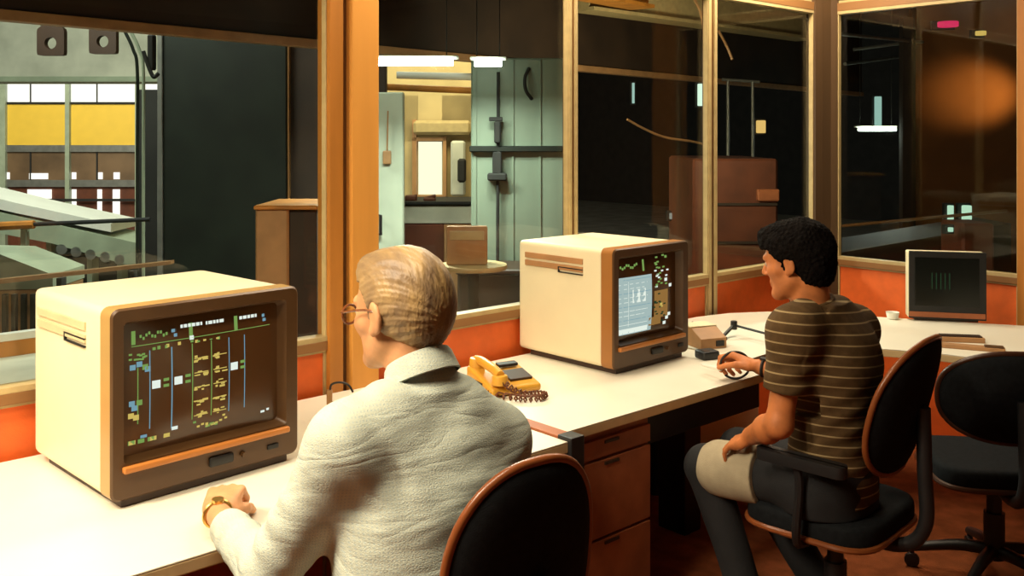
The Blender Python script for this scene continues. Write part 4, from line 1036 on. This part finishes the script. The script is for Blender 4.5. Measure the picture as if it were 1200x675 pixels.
def person(label, px, d, alpha, build):
    p = W(px, d); rz = R(alpha) - YAW
    root = thing('person', label, 'person', (p.x, p.y, 0), rz)
    ca, sa = math.cos(R(alpha)), math.sin(R(alpha)); X0 = (px - CX) / F * d
    def loc(px_, d_, y_=None, z=None):
        """place seen at px_, depth d_, row y_ -> person's own coordinates"""
        X = (px_ - CX) / F * d_ - X0; D = d_ - d; zz = z if z is not None else H - (y_ - Y0) * d_ / F
        return np.array((X * ca + D * sa, -X * sa + D * ca, zz))
    build(root, loc); return root
def cloth_mat(name, color, noise=.12, weave=450, bump=.35, stripes=None):
    m = mat(name, color, .85, noise, 22, bump=bump, bscale=weave, spec=.2)
    return m
def nz(x, y, z, fr, seed=0):
    return (np.sin(x * fr + 1.3 * seed + 2.1 * np.sin(y * fr * .7 + seed)) + np.sin(y * fr * 1.1 + 2.2 * seed + 1.7 * np.sin(z * fr * .8)) + np.sin(z * fr * .9 + .7 * seed + 1.9 * np.sin(x * fr * .75 + 2 * seed))) / 3
def folds(p0, axis, wl, amp, rad, bend=0):
    """a family of cloth folds around p0, crests perpendicular to axis"""
    p0 = np.array(p0); ax = unit(axis)
    def fn(x, y, z):
        q = (x - p0[0]) * ax[0] + (y - p0[1]) * ax[1] + (z - p0[2]) * ax[2]
        r2 = (x - p0[0]) ** 2 + (y - p0[1]) ** 2 + (z - p0[2]) ** 2
        w = np.exp(-r2 / (2 * rad * rad)); s_ = np.sin(q * 2 * math.pi / wl + 1.6 * np.sin((x + y * .7 + z * .4) * 14))
        return amp * w * (s_ - .35 * np.sin(q * 5.3 / wl + 1))
    return fn
M['eyewhite'] = mat('eye_white', (.42, .36, .30), .3, .05, 30)
def eyes(root, H_):
    for sx in (-1, 1):
        c = H_(sx * .031, .0735, .001); q = MB(); 
        t = bmesh.new(); bmesh.ops.create_uvsphere(t, u_segments=20, v_segments=14, radius=.0112 * H_.k)
        q._merge(t, 0, Matrix.Translation(c))
        t = bmesh.new(); bmesh.ops.create_uvsphere(t, u_segments=16, v_segments=10, radius=.0058 * H_.k)
        q._merge(t, 1, Matrix.Translation(H_(sx * .031, .0798, .001)))
        q.build('eye', [M['eyewhite'], M['foot']], root, True)
def shoe(root, c, yaw, m):
    t = bmesh.new(); prof = [(-.10, .034, .055), (-.075, .040, .075), (-.03, .040, .085), (.03, .042, .062), (.08, .049, .048), (.13, .046, .040), (.165, .028, .028)]
    rings = []
    for y, rx, zt in prof:
        rings.append([t.verts.new((rx * math.cos(a) * (1 if math.sin(a) > 0 else 1.05), y, max(.0, zt * .5 + zt * .5 * math.sin(a)))) for a in [2 * math.pi * k / 16 for k in range(16)]])
    for A, B in zip(rings, rings[1:]):
        for k in range(16): t.faces.new((A[k], A[(k + 1) % 16], B[(k + 1) % 16], B[k]))
    t.faces.new(rings[0][::-1]); t.faces.new(rings[-1]); bmesh.ops.recalc_face_normals(t, faces=t.faces)
    q = MB(); q._merge(t); o = q.build('shoe', m, root, True, loc=c, rot=(0, 0, yaw))
    q = MB(); q.prism(pts_round([(-.042, -.105, .03), (.042, -.105, .03), (.050, .08, .06), (.03, .172, .03), (-.03, .172, .03), (-.050, .08, .06)], 0), -.012, .006, .003)
    q.build('sole', M['foot'], o)
    return o
# ---------------------------------------------------------------- the older man
M['shirt1'] = cloth_mat('pale_blue_checked_shirt', (.60, .66, .56), .12, 380, .5)
def check_shirt(m, c2):
    nt = m.node_tree; N = nt.nodes.new; L = nt.links.new; p = nt.nodes['Principled BSDF']
    old = p.inputs['Base Color'].links[0].from_socket
    tc = N('ShaderNodeTexCoord'); sp = N('ShaderNodeSeparateXYZ'); L(tc.outputs['Object'], sp.inputs[0]); last = None
    for o_, fr in (('X', 900), ('Z', 900)):
        a = N('ShaderNodeMath'); a.operation = 'MULTIPLY'; a.inputs[1].default_value = fr; L(sp.outputs[o_], a.inputs[0])
        s_ = N('ShaderNodeMath'); s_.operation = 'SINE'; L(a.outputs[0], s_.inputs[0])
        g = N('ShaderNodeMath'); g.operation = 'GREATER_THAN'; g.inputs[1].default_value = .2; L(s_.outputs[0], g.inputs[0])
        if last is None: last = g
        else:
            mm = N('ShaderNodeMath'); mm.operation = 'MULTIPLY'; L(last.outputs[0], mm.inputs[0]); L(g.outputs[0], mm.inputs[1]); last = mm
    mx = N('ShaderNodeMix'); mx.data_type = 'RGBA'; mx.inputs[7].default_value = (*c2, 1); L(last.outputs[0], mx.inputs[0]); L(old, mx.inputs[6]); L(mx.outputs[2], p.inputs['Base Color'])
check_shirt(M['shirt1'], (.47, .56, .53))
def creases(m):
    nt = m.node_tree; N = nt.nodes.new; L = nt.links.new; p = nt.nodes['Principled BSDF']; tc = N('ShaderNodeTexCoord')
    prev = p.inputs['Normal'].links[0].from_socket
    for rot, sc, st, dist in (((0, .45, .3), (4, 4, 13), .8, .011), ((0, -.75, 0), (3, 3, 10), .65, .012)):
        mp = N('ShaderNodeMapping'); mp.inputs['Rotation'].default_value = rot; mp.inputs['Scale'].default_value = sc; L(tc.outputs['Object'], mp.inputs[0])
        n = N('ShaderNodeTexNoise'); n.inputs['Scale'].default_value = 1; n.inputs['Detail'].default_value = 2.5; n.inputs['Distortion'].default_value = .7; L(mp.outputs[0], n.inputs['Vector'])
        s1 = N('ShaderNodeMath'); s1.operation = 'SUBTRACT'; s1.inputs[1].default_value = .5; L(n.outputs['Fac'], s1.inputs[0])
        s2 = N('ShaderNodeMath'); s2.operation = 'ABSOLUTE'; L(s1.outputs[0], s2.inputs[0])
        s3 = N('ShaderNodeMath'); s3.operation = 'POWER'; s3.inputs[1].default_value = .9; L(s2.outputs[0], s3.inputs[0])
        b = N('ShaderNodeBump'); b.inputs['Strength'].default_value = st; b.inputs['Distance'].default_value = dist
        L(s3.outputs[0], b.inputs['Height']); L(prev, b.inputs['Normal']); prev = b.outputs['Normal']
    L(prev, p.inputs['Normal'])
creases(M['shirt1'])
M['hair1'] = mat('sandy_grey_hair', (.44, .29, .12), .45, .5, 30, bump=.9, bscale=120, stretch=(1, .15, .4), color2=(.19, .125, .07))
M['hair2'] = mat('black_curly_hair', (.006, .0045, .004), .9, .4, 40, bump=1.0, bscale=160, spec=.08)
M['glasses'] = mat('brown_tortoiseshell', (.22, .07, .02), .25, .4, 60)
M['gold'] = mat('gold_metal', (.75, .48, .14), .3, .1, 30, metallic=.9)
M['tshirt_thread'] = None
def man1(root, loc):
    f = Field((-.42, -.28, 0), (.42, .72, 1.5), .0034)
    neck = loc(496, 1.99, 440); shl = loc(408, 1.88, 522); shr = loc(578, 2.08, 517)
    Hc = loc(466, 2.04, 362); hyaw = R(27)
    H_ = Frame(Hc, rotz(hyaw) @ rotx(-.12), 1.06)
    elb = loc(316, 1.90, 672); wri = loc(253, 2.17, 600)
    el_r = np.array((.27, .20, .80)); wr_r = np.array((.12, .43, .772))
    # body
    f.loft([(0, 0, .50, .165, .12), (0, 0, .60, .16, .115), (.0, .01, .72, .14, .10), (.01, .03, .88, .15, .105), (.02, .05, 1.0, .15, .10), (.025, .06, 1.10, .09, .07)], .03)
    f.cap(shl, shr, .048, .048, .06)
    f.cap(shl, elb, .045, .038, .02); f.cap(elb, wri, .038, .027, .02); f.cap(shr, el_r, .045, .038, .02); f.cap(el_r, wr_r, .038, .027, .02)
    for sx in (-1, 1):
        hip, kn, an = (sx * .09, .0, .535), (sx * .14, .43, .50), (sx * .14, .40, .10)
        f.cap(hip, kn, .075, .052, .04); f.cap(kn, an, .050, .036, .02); f.cap((sx * .14, .39, .05), (sx * .15, .50, .035), .030, .028, .02)
    head_sdf(f, H_, neck + np.array((0, .02, -.03)))
    fwd_l = unit(loc(270, 2.30, 568) - wri)
    hand_sdf(f, wri, fwd_l, (-.1, -.25, 1), (1, 0, 0), [(.85, 1.35, .9)] * 4, .45, 1.14)
    hand_sdf(f, wr_r, (-.55, .8, -.05), (0, 0, 1), (-1, 0, 0), [(.35, .35, .2)] * 4, .5)
    me = f.mesh('body'); link('body', me, M['skin'], root)
    # shirt
    g = Field((-.44, -.28, .48), (.44, .60, 1.28), .004)
    g.loft([(0, 0, .52, .195, .150), (0, 0, .62, .190, .145), (.0, -.002, .72, .182, .142), (.01, .012, .83, .190, .145), (.02, .028, .92, .196, .142), (.022, .045, 1.0, .175, .128), (.022, .055, 1.06, .130, .100), (.022, .06, 1.12, .080, .072)], .04)
    g.cap(shl, shr, .070, .070, .07)
    g.cap(shl, (shl + neck) / 2 + np.array((0, -.01, 0)), .058, .058, .06); g.cap(shr, (shr + neck) / 2 + np.array((0, -.01, 0)), .058, .058, .06)
    g.cap(shl, elb, .069, .058, .05); g.cap(shr, el_r, .069, .058, .05)
    cufl = elb + (wri - elb) * .74; cufr = el_r + (wr_r - el_r) * .85
    g.cap(elb, cufl, .057, .041, .02); g.cap(el_r, cufr, .057, .041, .02)
    for a, b in ((elb, cufl), (el_r, cufr)):
        n = unit(b - a); g.cap(b - n * .05, b - n * .0, .0445, .0415, .004); g.cut(b, n, .004, (b - .08, b + .08))
    nx = neck + np.array((0, .012, .0)); hd = unit(H_(0, -.035, -.06) - nx)
    g.cap(nx - hd * .03, nx + hd * .015, .076, .068, .02); g.cut(nx + hd * .018, hd, .004, (nx - .11, nx + .11))
    F1 = [folds(elb + np.array((0, .0, .10)), unit(elb - shl), .055, .0045, .06), folds((.02, -.12, .80), (.35, 0, 1), .11, .0045, .09), folds((.14, -.08, .74), (-.6, 0, 1), .08, .005, .07),
          folds(shl + np.array((.03, -.06, -.05)), (1, 0, .5), .07, .005, .06), folds((.13, -.08, .98), (-.4, 0, 1), .09, .0035, .07), folds((-.12, -.08, .72), (.8, 0, 1), .07, .0055, .06), folds(elb + (wri - elb) * .5, unit(wri - elb), .05, .003, .05)]
    def rip(x, y, z):  # long soft creases fanning over the back
        w = x * .55 + z * .9 + .05 * np.sin(x * 11 + 1) + .03 * np.sin(z * 17 + x * 9)
        return 0
    g.disp(lambda x, y, z: sum(q(x, y, z) for q in F1) + rip(x, y, z) + .0035 * nz(x, y, z, 17, 1) + .0012 * nz(x, y, z, 45, 4))
    sh = link('shirt', g.mesh('shirt'), M['shirt1'], root)
    # collar: band around the neck, folded over
    t = bmesh.new(); nn = 48; up = Vector(hd); c0 = Vector(nx); u_ = Vector((1, 0, 0)); u_ = (u_ - up * u_.dot(up)).normalized(); v_ = up.cross(u_)
    rows = []
    for r, hgt in ((.066, -.02), (.065, .030), (.069, .034), (.074, .026), (.084, -.012), (.080, -.014)):
        rows.append([t.verts.new(c0 + u_ * r * math.cos(a) + v_ * r * 1.04 * math.sin(a) + up * (hgt - .018 * math.sin(a))) for a in [2 * math.pi * k / nn for k in range(nn)]])
    for A, B in zip(rows, rows[1:]):
        for k in range(nn): t.faces.new((A[k], A[(k + 1) % nn], B[(k + 1) % nn], B[k]))
    bmesh.ops.recalc_face_normals(t, faces=t.faces); q = MB(); q._merge(t); q.build('collar', M['shirt1'], sh, True)
    # trousers
    g = Field((-.30, -.25, .05), (.30, .62, .72), .005)
    g.loft([(0, .0, .47, .190, .150), (0, .0, .60, .185, .140), (0, .0, .66, .175, .135)], .03)
    for sx in (-1, 1):
        g.cap((sx * .09, .0, .545), (sx * .14, .43, .51), .092, .070, .05); g.cap((sx * .14, .43, .50), (sx * .14, .41, .10), .068, .060, .02)
    g.cut((0, 0, .09), (0, 0, -1)); g.disp(lambda x, y, z: .003 * nz(x, y, z, 22, 3))
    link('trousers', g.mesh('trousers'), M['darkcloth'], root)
    for sx in (-1, 1): shoe(root, (sx * .14, .42, .012), sx * -.1, M['foot'])
    # hair
    hair = Field(Hc - .17, Hc + .17, .0028)
    Rr = H_.R
    hair.ell(H_(0, -.022, .030), np.array((.083, .109, .098)) * 1.065, Rr, .01); hair.ell(H_(0, -.06, -.01), np.array((.070, .066, .076)) * 1.065, Rr, .03)
    hair.ell(H_(.012, .045, .088), np.array((.055, .045, .032)) * 1.065, Rr, .03)
    b = (Hc - .17, Hc + .17)
    hair.cut(H_(0, .066, .060), Rr @ unit((0, 1, -.45)), .012, b)
    # face side cut: in front of the ears below the temple
    def fc(x, y, z):
        P = [x - Hc[0], y - Hc[1], z - Hc[2]]; q = [(Rr[0, i] * P[0] + Rr[1, i] * P[1] + Rr[2, i] * P[2]) / 1.06 for i in range(3)]
        d1 = np.minimum(q[1] - .012 - .30 * np.maximum(q[2] - .02, 0) * 2.6, .062 - q[2])
        return d1
    r = hair.sub(*b); sl, gg = r; d = fc(*gg); hair.F[sl] = np.maximum(hair.F[sl], d)
    hair.cut(H_(0, -.08, -.078), Rr @ unit((0, .5, -1)), .008, b)
    for sx in (-1, 1): hair.ell(H_(sx * .088, -.008, -.010), np.array((.024, .019, .036)) * 1.065, Rr, .006, 's')
    def strands(x, y, z):
        P = [x - Hc[0], y - Hc[1], z - Hc[2]]; q = [(Rr[0, i] * P[0] + Rr[1, i] * P[1] + Rr[2, i] * P[2]) for i in range(3)]
        a = np.arctan2(q[0], q[2] + .03)
        return .0007 * np.sin(a * 60 + 3 * np.sin(q[1] * 25) + 2 * np.sin(a * 7)) + .0008 * np.sin(a * 23 + 2.5 * np.sin(q[1] * 18 + 1)) + .002 * nz(x, y, z, 40, 2)
    hair.disp(strands)
    link('hair', hair.mesh('hair'), M['hair1'], root)
    eyes(root, H_)
    gl = MB()
    for sx in (-1, 1):
        gl.tube([H_(sx * .034 + .024 * math.cos(a), .103 - .12 * max(0, abs(sx * .034 + .024 * math.cos(a)) - .03), -.004 + .019 * math.sin(a)) for a in [2 * math.pi * k / 24 for k in range(24)]], .0028, 8, closed=True)
        gl.tube(bez([H_(sx * .057, .098, .004), H_(sx * .074, .08, .006), H_(sx * .081, .02, .010), H_(sx * .084, -.012, .006), H_(sx * .082, -.03, -.012)], 6), .0026, 8)
    gl.tube([H_(-.010, .103, .002), H_(0, .106, .006), H_(.010, .103, .002)], .0026, 8)
    go = gl.build('glasses', M['glasses'], root, True)
    q = MB()
    for sx in (-1, 1):
        t = bmesh.new(); c = t.verts.new(H_(sx * .034, .102, -.004)); rg_ = [t.verts.new(H_(sx * .034 + .023 * math.cos(a), .103 - .12 * max(0, abs(sx * .034 + .023 * math.cos(a)) - .03), -.004 + .018 * math.sin(a))) for a in [2 * math.pi * k / 24 for k in range(24)]]
        for k in range(24): t.faces.new((c, rg_[k], rg_[(k + 1) % 24]))
        q._merge(t)
    q.build('lens', M['glass'], go)
    # watch
    n = unit(wri - elb); wc = wri - n * .012; a1 = unit(np.cross(n, (0, 0, 1))); a2 = np.cross(a1, n)
    q = MB(); q.tube([wc + (a1 * math.cos(a) * .031 + a2 * math.sin(a) * .029) for a in [2 * math.pi * k / 32 for k in range(32)]], .0048, 8, closed=True)
    q.cyl(wc + a2 * .027, wc + a2 * .036, .014, bev=.002)
    q.build('wristwatch', M['gold'], root, True)
person('older man with grey-blond hair and glasses in a pale blue shirt facing the left monitor', 494, 1.93, 28, man1)
# ---------------------------------------------------------------- the man in the striped shirt
def striped():
    m = mat('brown_striped_knit', (.105, .062, .026), .9, .25, 30, bump=.35, bscale=420, spec=.15)
    nt = m.node_tree; N = nt.nodes.new; L = nt.links.new; p = nt.nodes['Principled BSDF']; old = p.inputs['Base Color'].links[0].from_socket
    tc = N('ShaderNodeTexCoord'); sp = N('ShaderNodeSeparateXYZ'); L(tc.outputs['Object'], sp.inputs[0])
    a = N('ShaderNodeMath'); a.operation = 'MULTIPLY_ADD'; a.inputs[1].default_value = .10; L(sp.outputs['X'], a.inputs[0]); L(sp.outputs['Z'], a.inputs[2])
    b = N('ShaderNodeMath'); b.operation = 'MULTIPLY'; b.inputs[1].default_value = 1 / .031; L(a.outputs[0], b.inputs[0])
    c = N('ShaderNodeMath'); c.operation = 'FRACT'; L(b.outputs[0], c.inputs[0])
    d = N('ShaderNodeMath'); d.operation = 'LESS_THAN'; d.inputs[1].default_value = .15; L(c.outputs[0], d.inputs[0])
    mx = N('ShaderNodeMix'); mx.data_type = 'RGBA'; mx.inputs[7].default_value = (.34, .25, .125, 1); L(d.outputs[0], mx.inputs[0]); L(old, mx.inputs[6]); L(mx.outputs[2], p.inputs['Base Color'])
    return m
M['shirt2'] = striped()
TIP = {}
def man2(root, loc):
    f = Field((-.42, -.45, 0), (.50, .85, 1.5), .0036)
    neck = loc(955, 3.06, 352); shl = loc(930, 2.92, 388); shr = loc(1000, 3.20, 386)
    Hc = loc(930, 3.08, 305); H_ = Frame(Hc, rotz(R(6)) @ rotx(-.22), 1.0)
    elb = loc(913, 2.90, 497); wri = loc(880, 3.06, 511); el_r = loc(940, 3.42, 440); wr_r = loc(890, 3.50, 430)
    f.loft([(0, 0, .50, .150, .11), (0, 0, .60, .145, .105), (.0, .01, .72, .125, .09), (.0, .02, .88, .14, .095), (.0, .03, 1.0, .14, .095), (.0, .04, 1.09, .085, .065)], .03)
    f.cap(shl, shr, .046, .046, .06)
    f.cap(shl, elb, .046, .040, .02); f.cap(elb, elb + (wri - elb) * .4, .041, .042, .02); f.cap(elb + (wri - elb) * .4, wri, .042, .029, .02)
    f.cap(shr, el_r, .045, .039, .02); f.cap(el_r, wr_r, .040, .028, .02)
    yl = R(-6); dl = np.array((-math.sin(yl), math.cos(yl), 0))
    legs = []
    for sx in (-1, 1):
        hip = np.array((sx * .09, 0, .54)); kn = hip + dl * .42 + np.array((sx * .03, 0, -.03)); an = kn + np.array((0, -.16 if sx < 0 else -.30, -.39)); legs.append((hip, kn, an))
        f.cap(hip, kn, .072, .052, .04); f.cap(kn, an, .050, .036, .02); f.cap(an - np.array((0, 0, .06)), an - np.array((0, 0, .07)) + dl * .11, .028, .026, .02)
    head_sdf(f, H_, neck + np.array((0, .01, -.03)))
    fw = unit(loc(862, 3.11, 518) - wri); hand_sdf(f, wri, fw, (-.3, 0, 1), (.3, 1, 0), [(.25, .5, .3)] * 4, .5, .95)
    fw = unit(loc(860, 3.58, 416) - wr_r)
    tips, tt = hand_sdf(f, wr_r, fw, (.25, -.35, .9), unit(loc(858, 3.80, 424) - loc(858, 3.63, 424)) * -1 + np.array((0, 0, .2)), [(.6, 1.1, .6), (.75, 1.2, .7), (.85, 1.25, .7), (.9, 1.25, .7)], .5, 1.14)
    TIP['t'] = (tips[0] + tt) / 2; TIP['w'] = wr_r; TIP['fw'] = fw
    link('body', f.mesh('body'), M['skin2'], root)
    g = Field((-.40, -.28, .46), (.42, .45, 1.22), .004)
    g.loft([(0, 0, .50, .172, .135), (0, 0, .60, .168, .128), (.0, -.002, .70, .162, .124), (.0, .0, .82, .176, .140), (.0, -.002, .93, .188, .148), (.0, .008, 1.01, .176, .136), (.0, .028, 1.07, .130, .092), (.0, .035, 1.11, .078, .068)], .04)
    g.cap(shl, shr, .066, .066, .07)
    for s_ in (shl, shr): g.cap(s_, (s_ + neck) / 2 + np.array((0, -.01, -.005)), .058, .055, .06)
    hl = shl + (elb - shl) * .62; hr_ = shr + (el_r - shr) * .62
    g.cap(shl, hl, .070, .066, .05); g.cap(shr, hr_, .070, .066, .05)
    for a, b in ((elb - shl, hl), (el_r - shr, hr_)): g.cut(b + unit(a) * .01, unit(a), .004, (b - .085, b + .085))
    nx = neck + np.array((0, .008, -.01)); hd = unit(H_(0, -.035, -.06) - nx)
    g.cap(nx - hd * .03, nx, .068, .062, .02); g.cut(nx + hd * .012, hd, .004, (nx - .10, nx + .10))
    F2 = [folds(hl + np.array((0, -.03, .03)), (0, .3, 1), .05, .004, .06), folds((.0, -.12, .72), (0, .4, 1), .06, .005, .10), folds((-.12, .02, .86), (.2, .6, 1), .05, .005, .08)]
    g.disp(lambda x, y, z: sum(q(x, y, z) for q in F2) + .0018 * nz(x, y, z, 24, 5))
    sh = link('shirt', g.mesh('shirt'), M['shirt2'], root)
    c0 = Vector(nx); up = Vector(hd); u_ = Vector((1, 0, 0)); u_ = (u_ - up * u_.dot(up)).normalized(); v_ = up.cross(u_)
    MB().tube([c0 + up * .010 + u_ * .062 * math.cos(a) + v_ * .064 * math.sin(a) for a in [2 * math.pi * k / 40 for k in range(40)]], .008, 8, closed=True).build('collar', M['shirt2'], sh, True)
    g = Field((-.34, -.35, .03), (.32, .66, .70), .005)
    g.loft([(0, .0, .47, .172, .135), (0, .0, .58, .168, .128), (0, .0, .63, .16, .122)], .03)
    for hip, kn, an in legs:
        g.cap(hip + np.array((0, 0, .005)), kn + np.array((0, 0, .005)), .088, .070, .05); g.cap(kn, an, .067, .056, .02)
    g.cut((0, 0, .10), (0, 0, -1)); g.disp(lambda x, y, z: .003 * nz(x, y, z, 22, 4))
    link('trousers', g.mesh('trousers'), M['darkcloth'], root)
    # beige jacket folded over the near thigh
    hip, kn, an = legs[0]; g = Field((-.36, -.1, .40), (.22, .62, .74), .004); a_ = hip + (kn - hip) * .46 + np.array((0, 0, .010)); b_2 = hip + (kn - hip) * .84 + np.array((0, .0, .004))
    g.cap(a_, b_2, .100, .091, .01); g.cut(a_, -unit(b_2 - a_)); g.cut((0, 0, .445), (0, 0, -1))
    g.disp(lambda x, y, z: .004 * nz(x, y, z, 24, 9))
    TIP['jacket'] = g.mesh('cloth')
    for hip, kn, an in legs: shoe(root, (an[0], an[1] + .02, .012), yl, M['tan'])
    hair = Field(Hc - .18, Hc + .18, .003); Rr = H_.R; b = (Hc - .18, Hc + .18)
    hair.ell(H_(0, -.026, .040), np.array((.096, .116, .096)), Rr, .01); hair.ell(H_(0, -.065, -.02), np.array((.078, .066, .085)), Rr, .03)
    hair.ell(H_(0, .052, .088), np.array((.062, .048, .036)), Rr, .03)
    def fc(x, y, z):
        P = [x - Hc[0], y - Hc[1], z - Hc[2]]; q = [(Rr[0, i] * P[0] + Rr[1, i] * P[1] + Rr[2, i] * P[2]) for i in range(3)]
        return np.minimum(q[1] - .016 - .8 * np.maximum(q[2] - .0, 0), .054 - q[2])
    sl, gg = hair.sub(*b); d = fc(*gg); hair.F[sl] = np.maximum(hair.F[sl], d)
    hair.cut(H_(0, -.08, -.092), Rr @ unit((0, .35, -1)), .008, b)
    for sx in (-1, 1): hair.ell(H_(sx * .092, -.004, -.016), np.array((.028, .018, .030)), Rr, .006, 's')
    hair.disp(lambda x, y, z: .0038 * np.sin(x * 230 + 2 * np.sin(y * 90)) * np.sin(y * 245 + 2 * np.sin(z * 80)) * np.sin(z * 220 + 2 * np.sin(x * 70)) + .004 * nz(x, y, z, 60, 6))
    link('hair', hair.mesh('hair'), M['hair2'], root)
    eyes(root, H_)
    # watch on the right wrist
    n = unit(wr_r - el_r); wc = wr_r - n * .015; a1 = unit(np.cross(n, (0, 0, 1))); a2 = np.cross(a1, n)
    q = MB(); q.tube([wc + (a1 * math.cos(a) * .030 + a2 * math.sin(a) * .030) for a in [2 * math.pi * k / 32 for k in range(32)]], .006, 8, closed=True); q.cyl(wc + a2 * .028, wc + a2 * .038, .016, bev=.002)
    q.build('wristwatch', M['black'], root, True)
p2 = person('dark-haired man in a brown striped short-sleeved shirt sitting at the second desk', 975, 3.04, 48, man2)
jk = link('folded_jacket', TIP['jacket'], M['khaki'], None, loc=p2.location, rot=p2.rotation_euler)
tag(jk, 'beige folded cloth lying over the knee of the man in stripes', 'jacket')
# light pen with cable loop in his right hand
mw = Matrix.Translation(p2.location) @ Matrix.Rotation(p2.rotation_euler.z, 4, 'Z')
tip = mw @ Vector(TIP['t']); wv = mw @ Vector(TIP['w'])
pe = W(822, 3.66, 417); pe.z = .765
lp = thing('light_pen', 'white light pen with black cable loop in the striped man\'s hand', 'light pen', pe)
dv = tip - pe
MB().tube([(0, 0, 0), dv * .12, dv * 1.05], lambda t_: .004 if t_ < .3 else .0075, 10).build('barrel', M['white'], lp, True)
e_ = dv * 1.02
rt_ = Vector((CO, -SN, 0))
loop_ = [e_ + rt_ * (.0 + .055 + .055 * math.cos(a)) + Vector((0, 0, .015 + .050 * math.sin(a))) for a in [math.pi - k * .42 for k in range(14)]]
MB().tube(bez([e_ * .98] + loop_, 4), .0045, 8).build('cable', M['black'], lp, True)
# ================================================================ COLOUR MANAGEMENT
SC.view_settings.view_transform = 'Standard'; SC.view_settings.look = 'None'; SC.view_settings.gamma = 1; SC.view_settings.exposure = 0.3
try: SC.view_settings.use_curve_mapping = False
except Exception: pass
SC.cycles.use_denoising = True
SC.cycles.transparent_max_bounces = 16
SC.cycles.max_bounces = 8
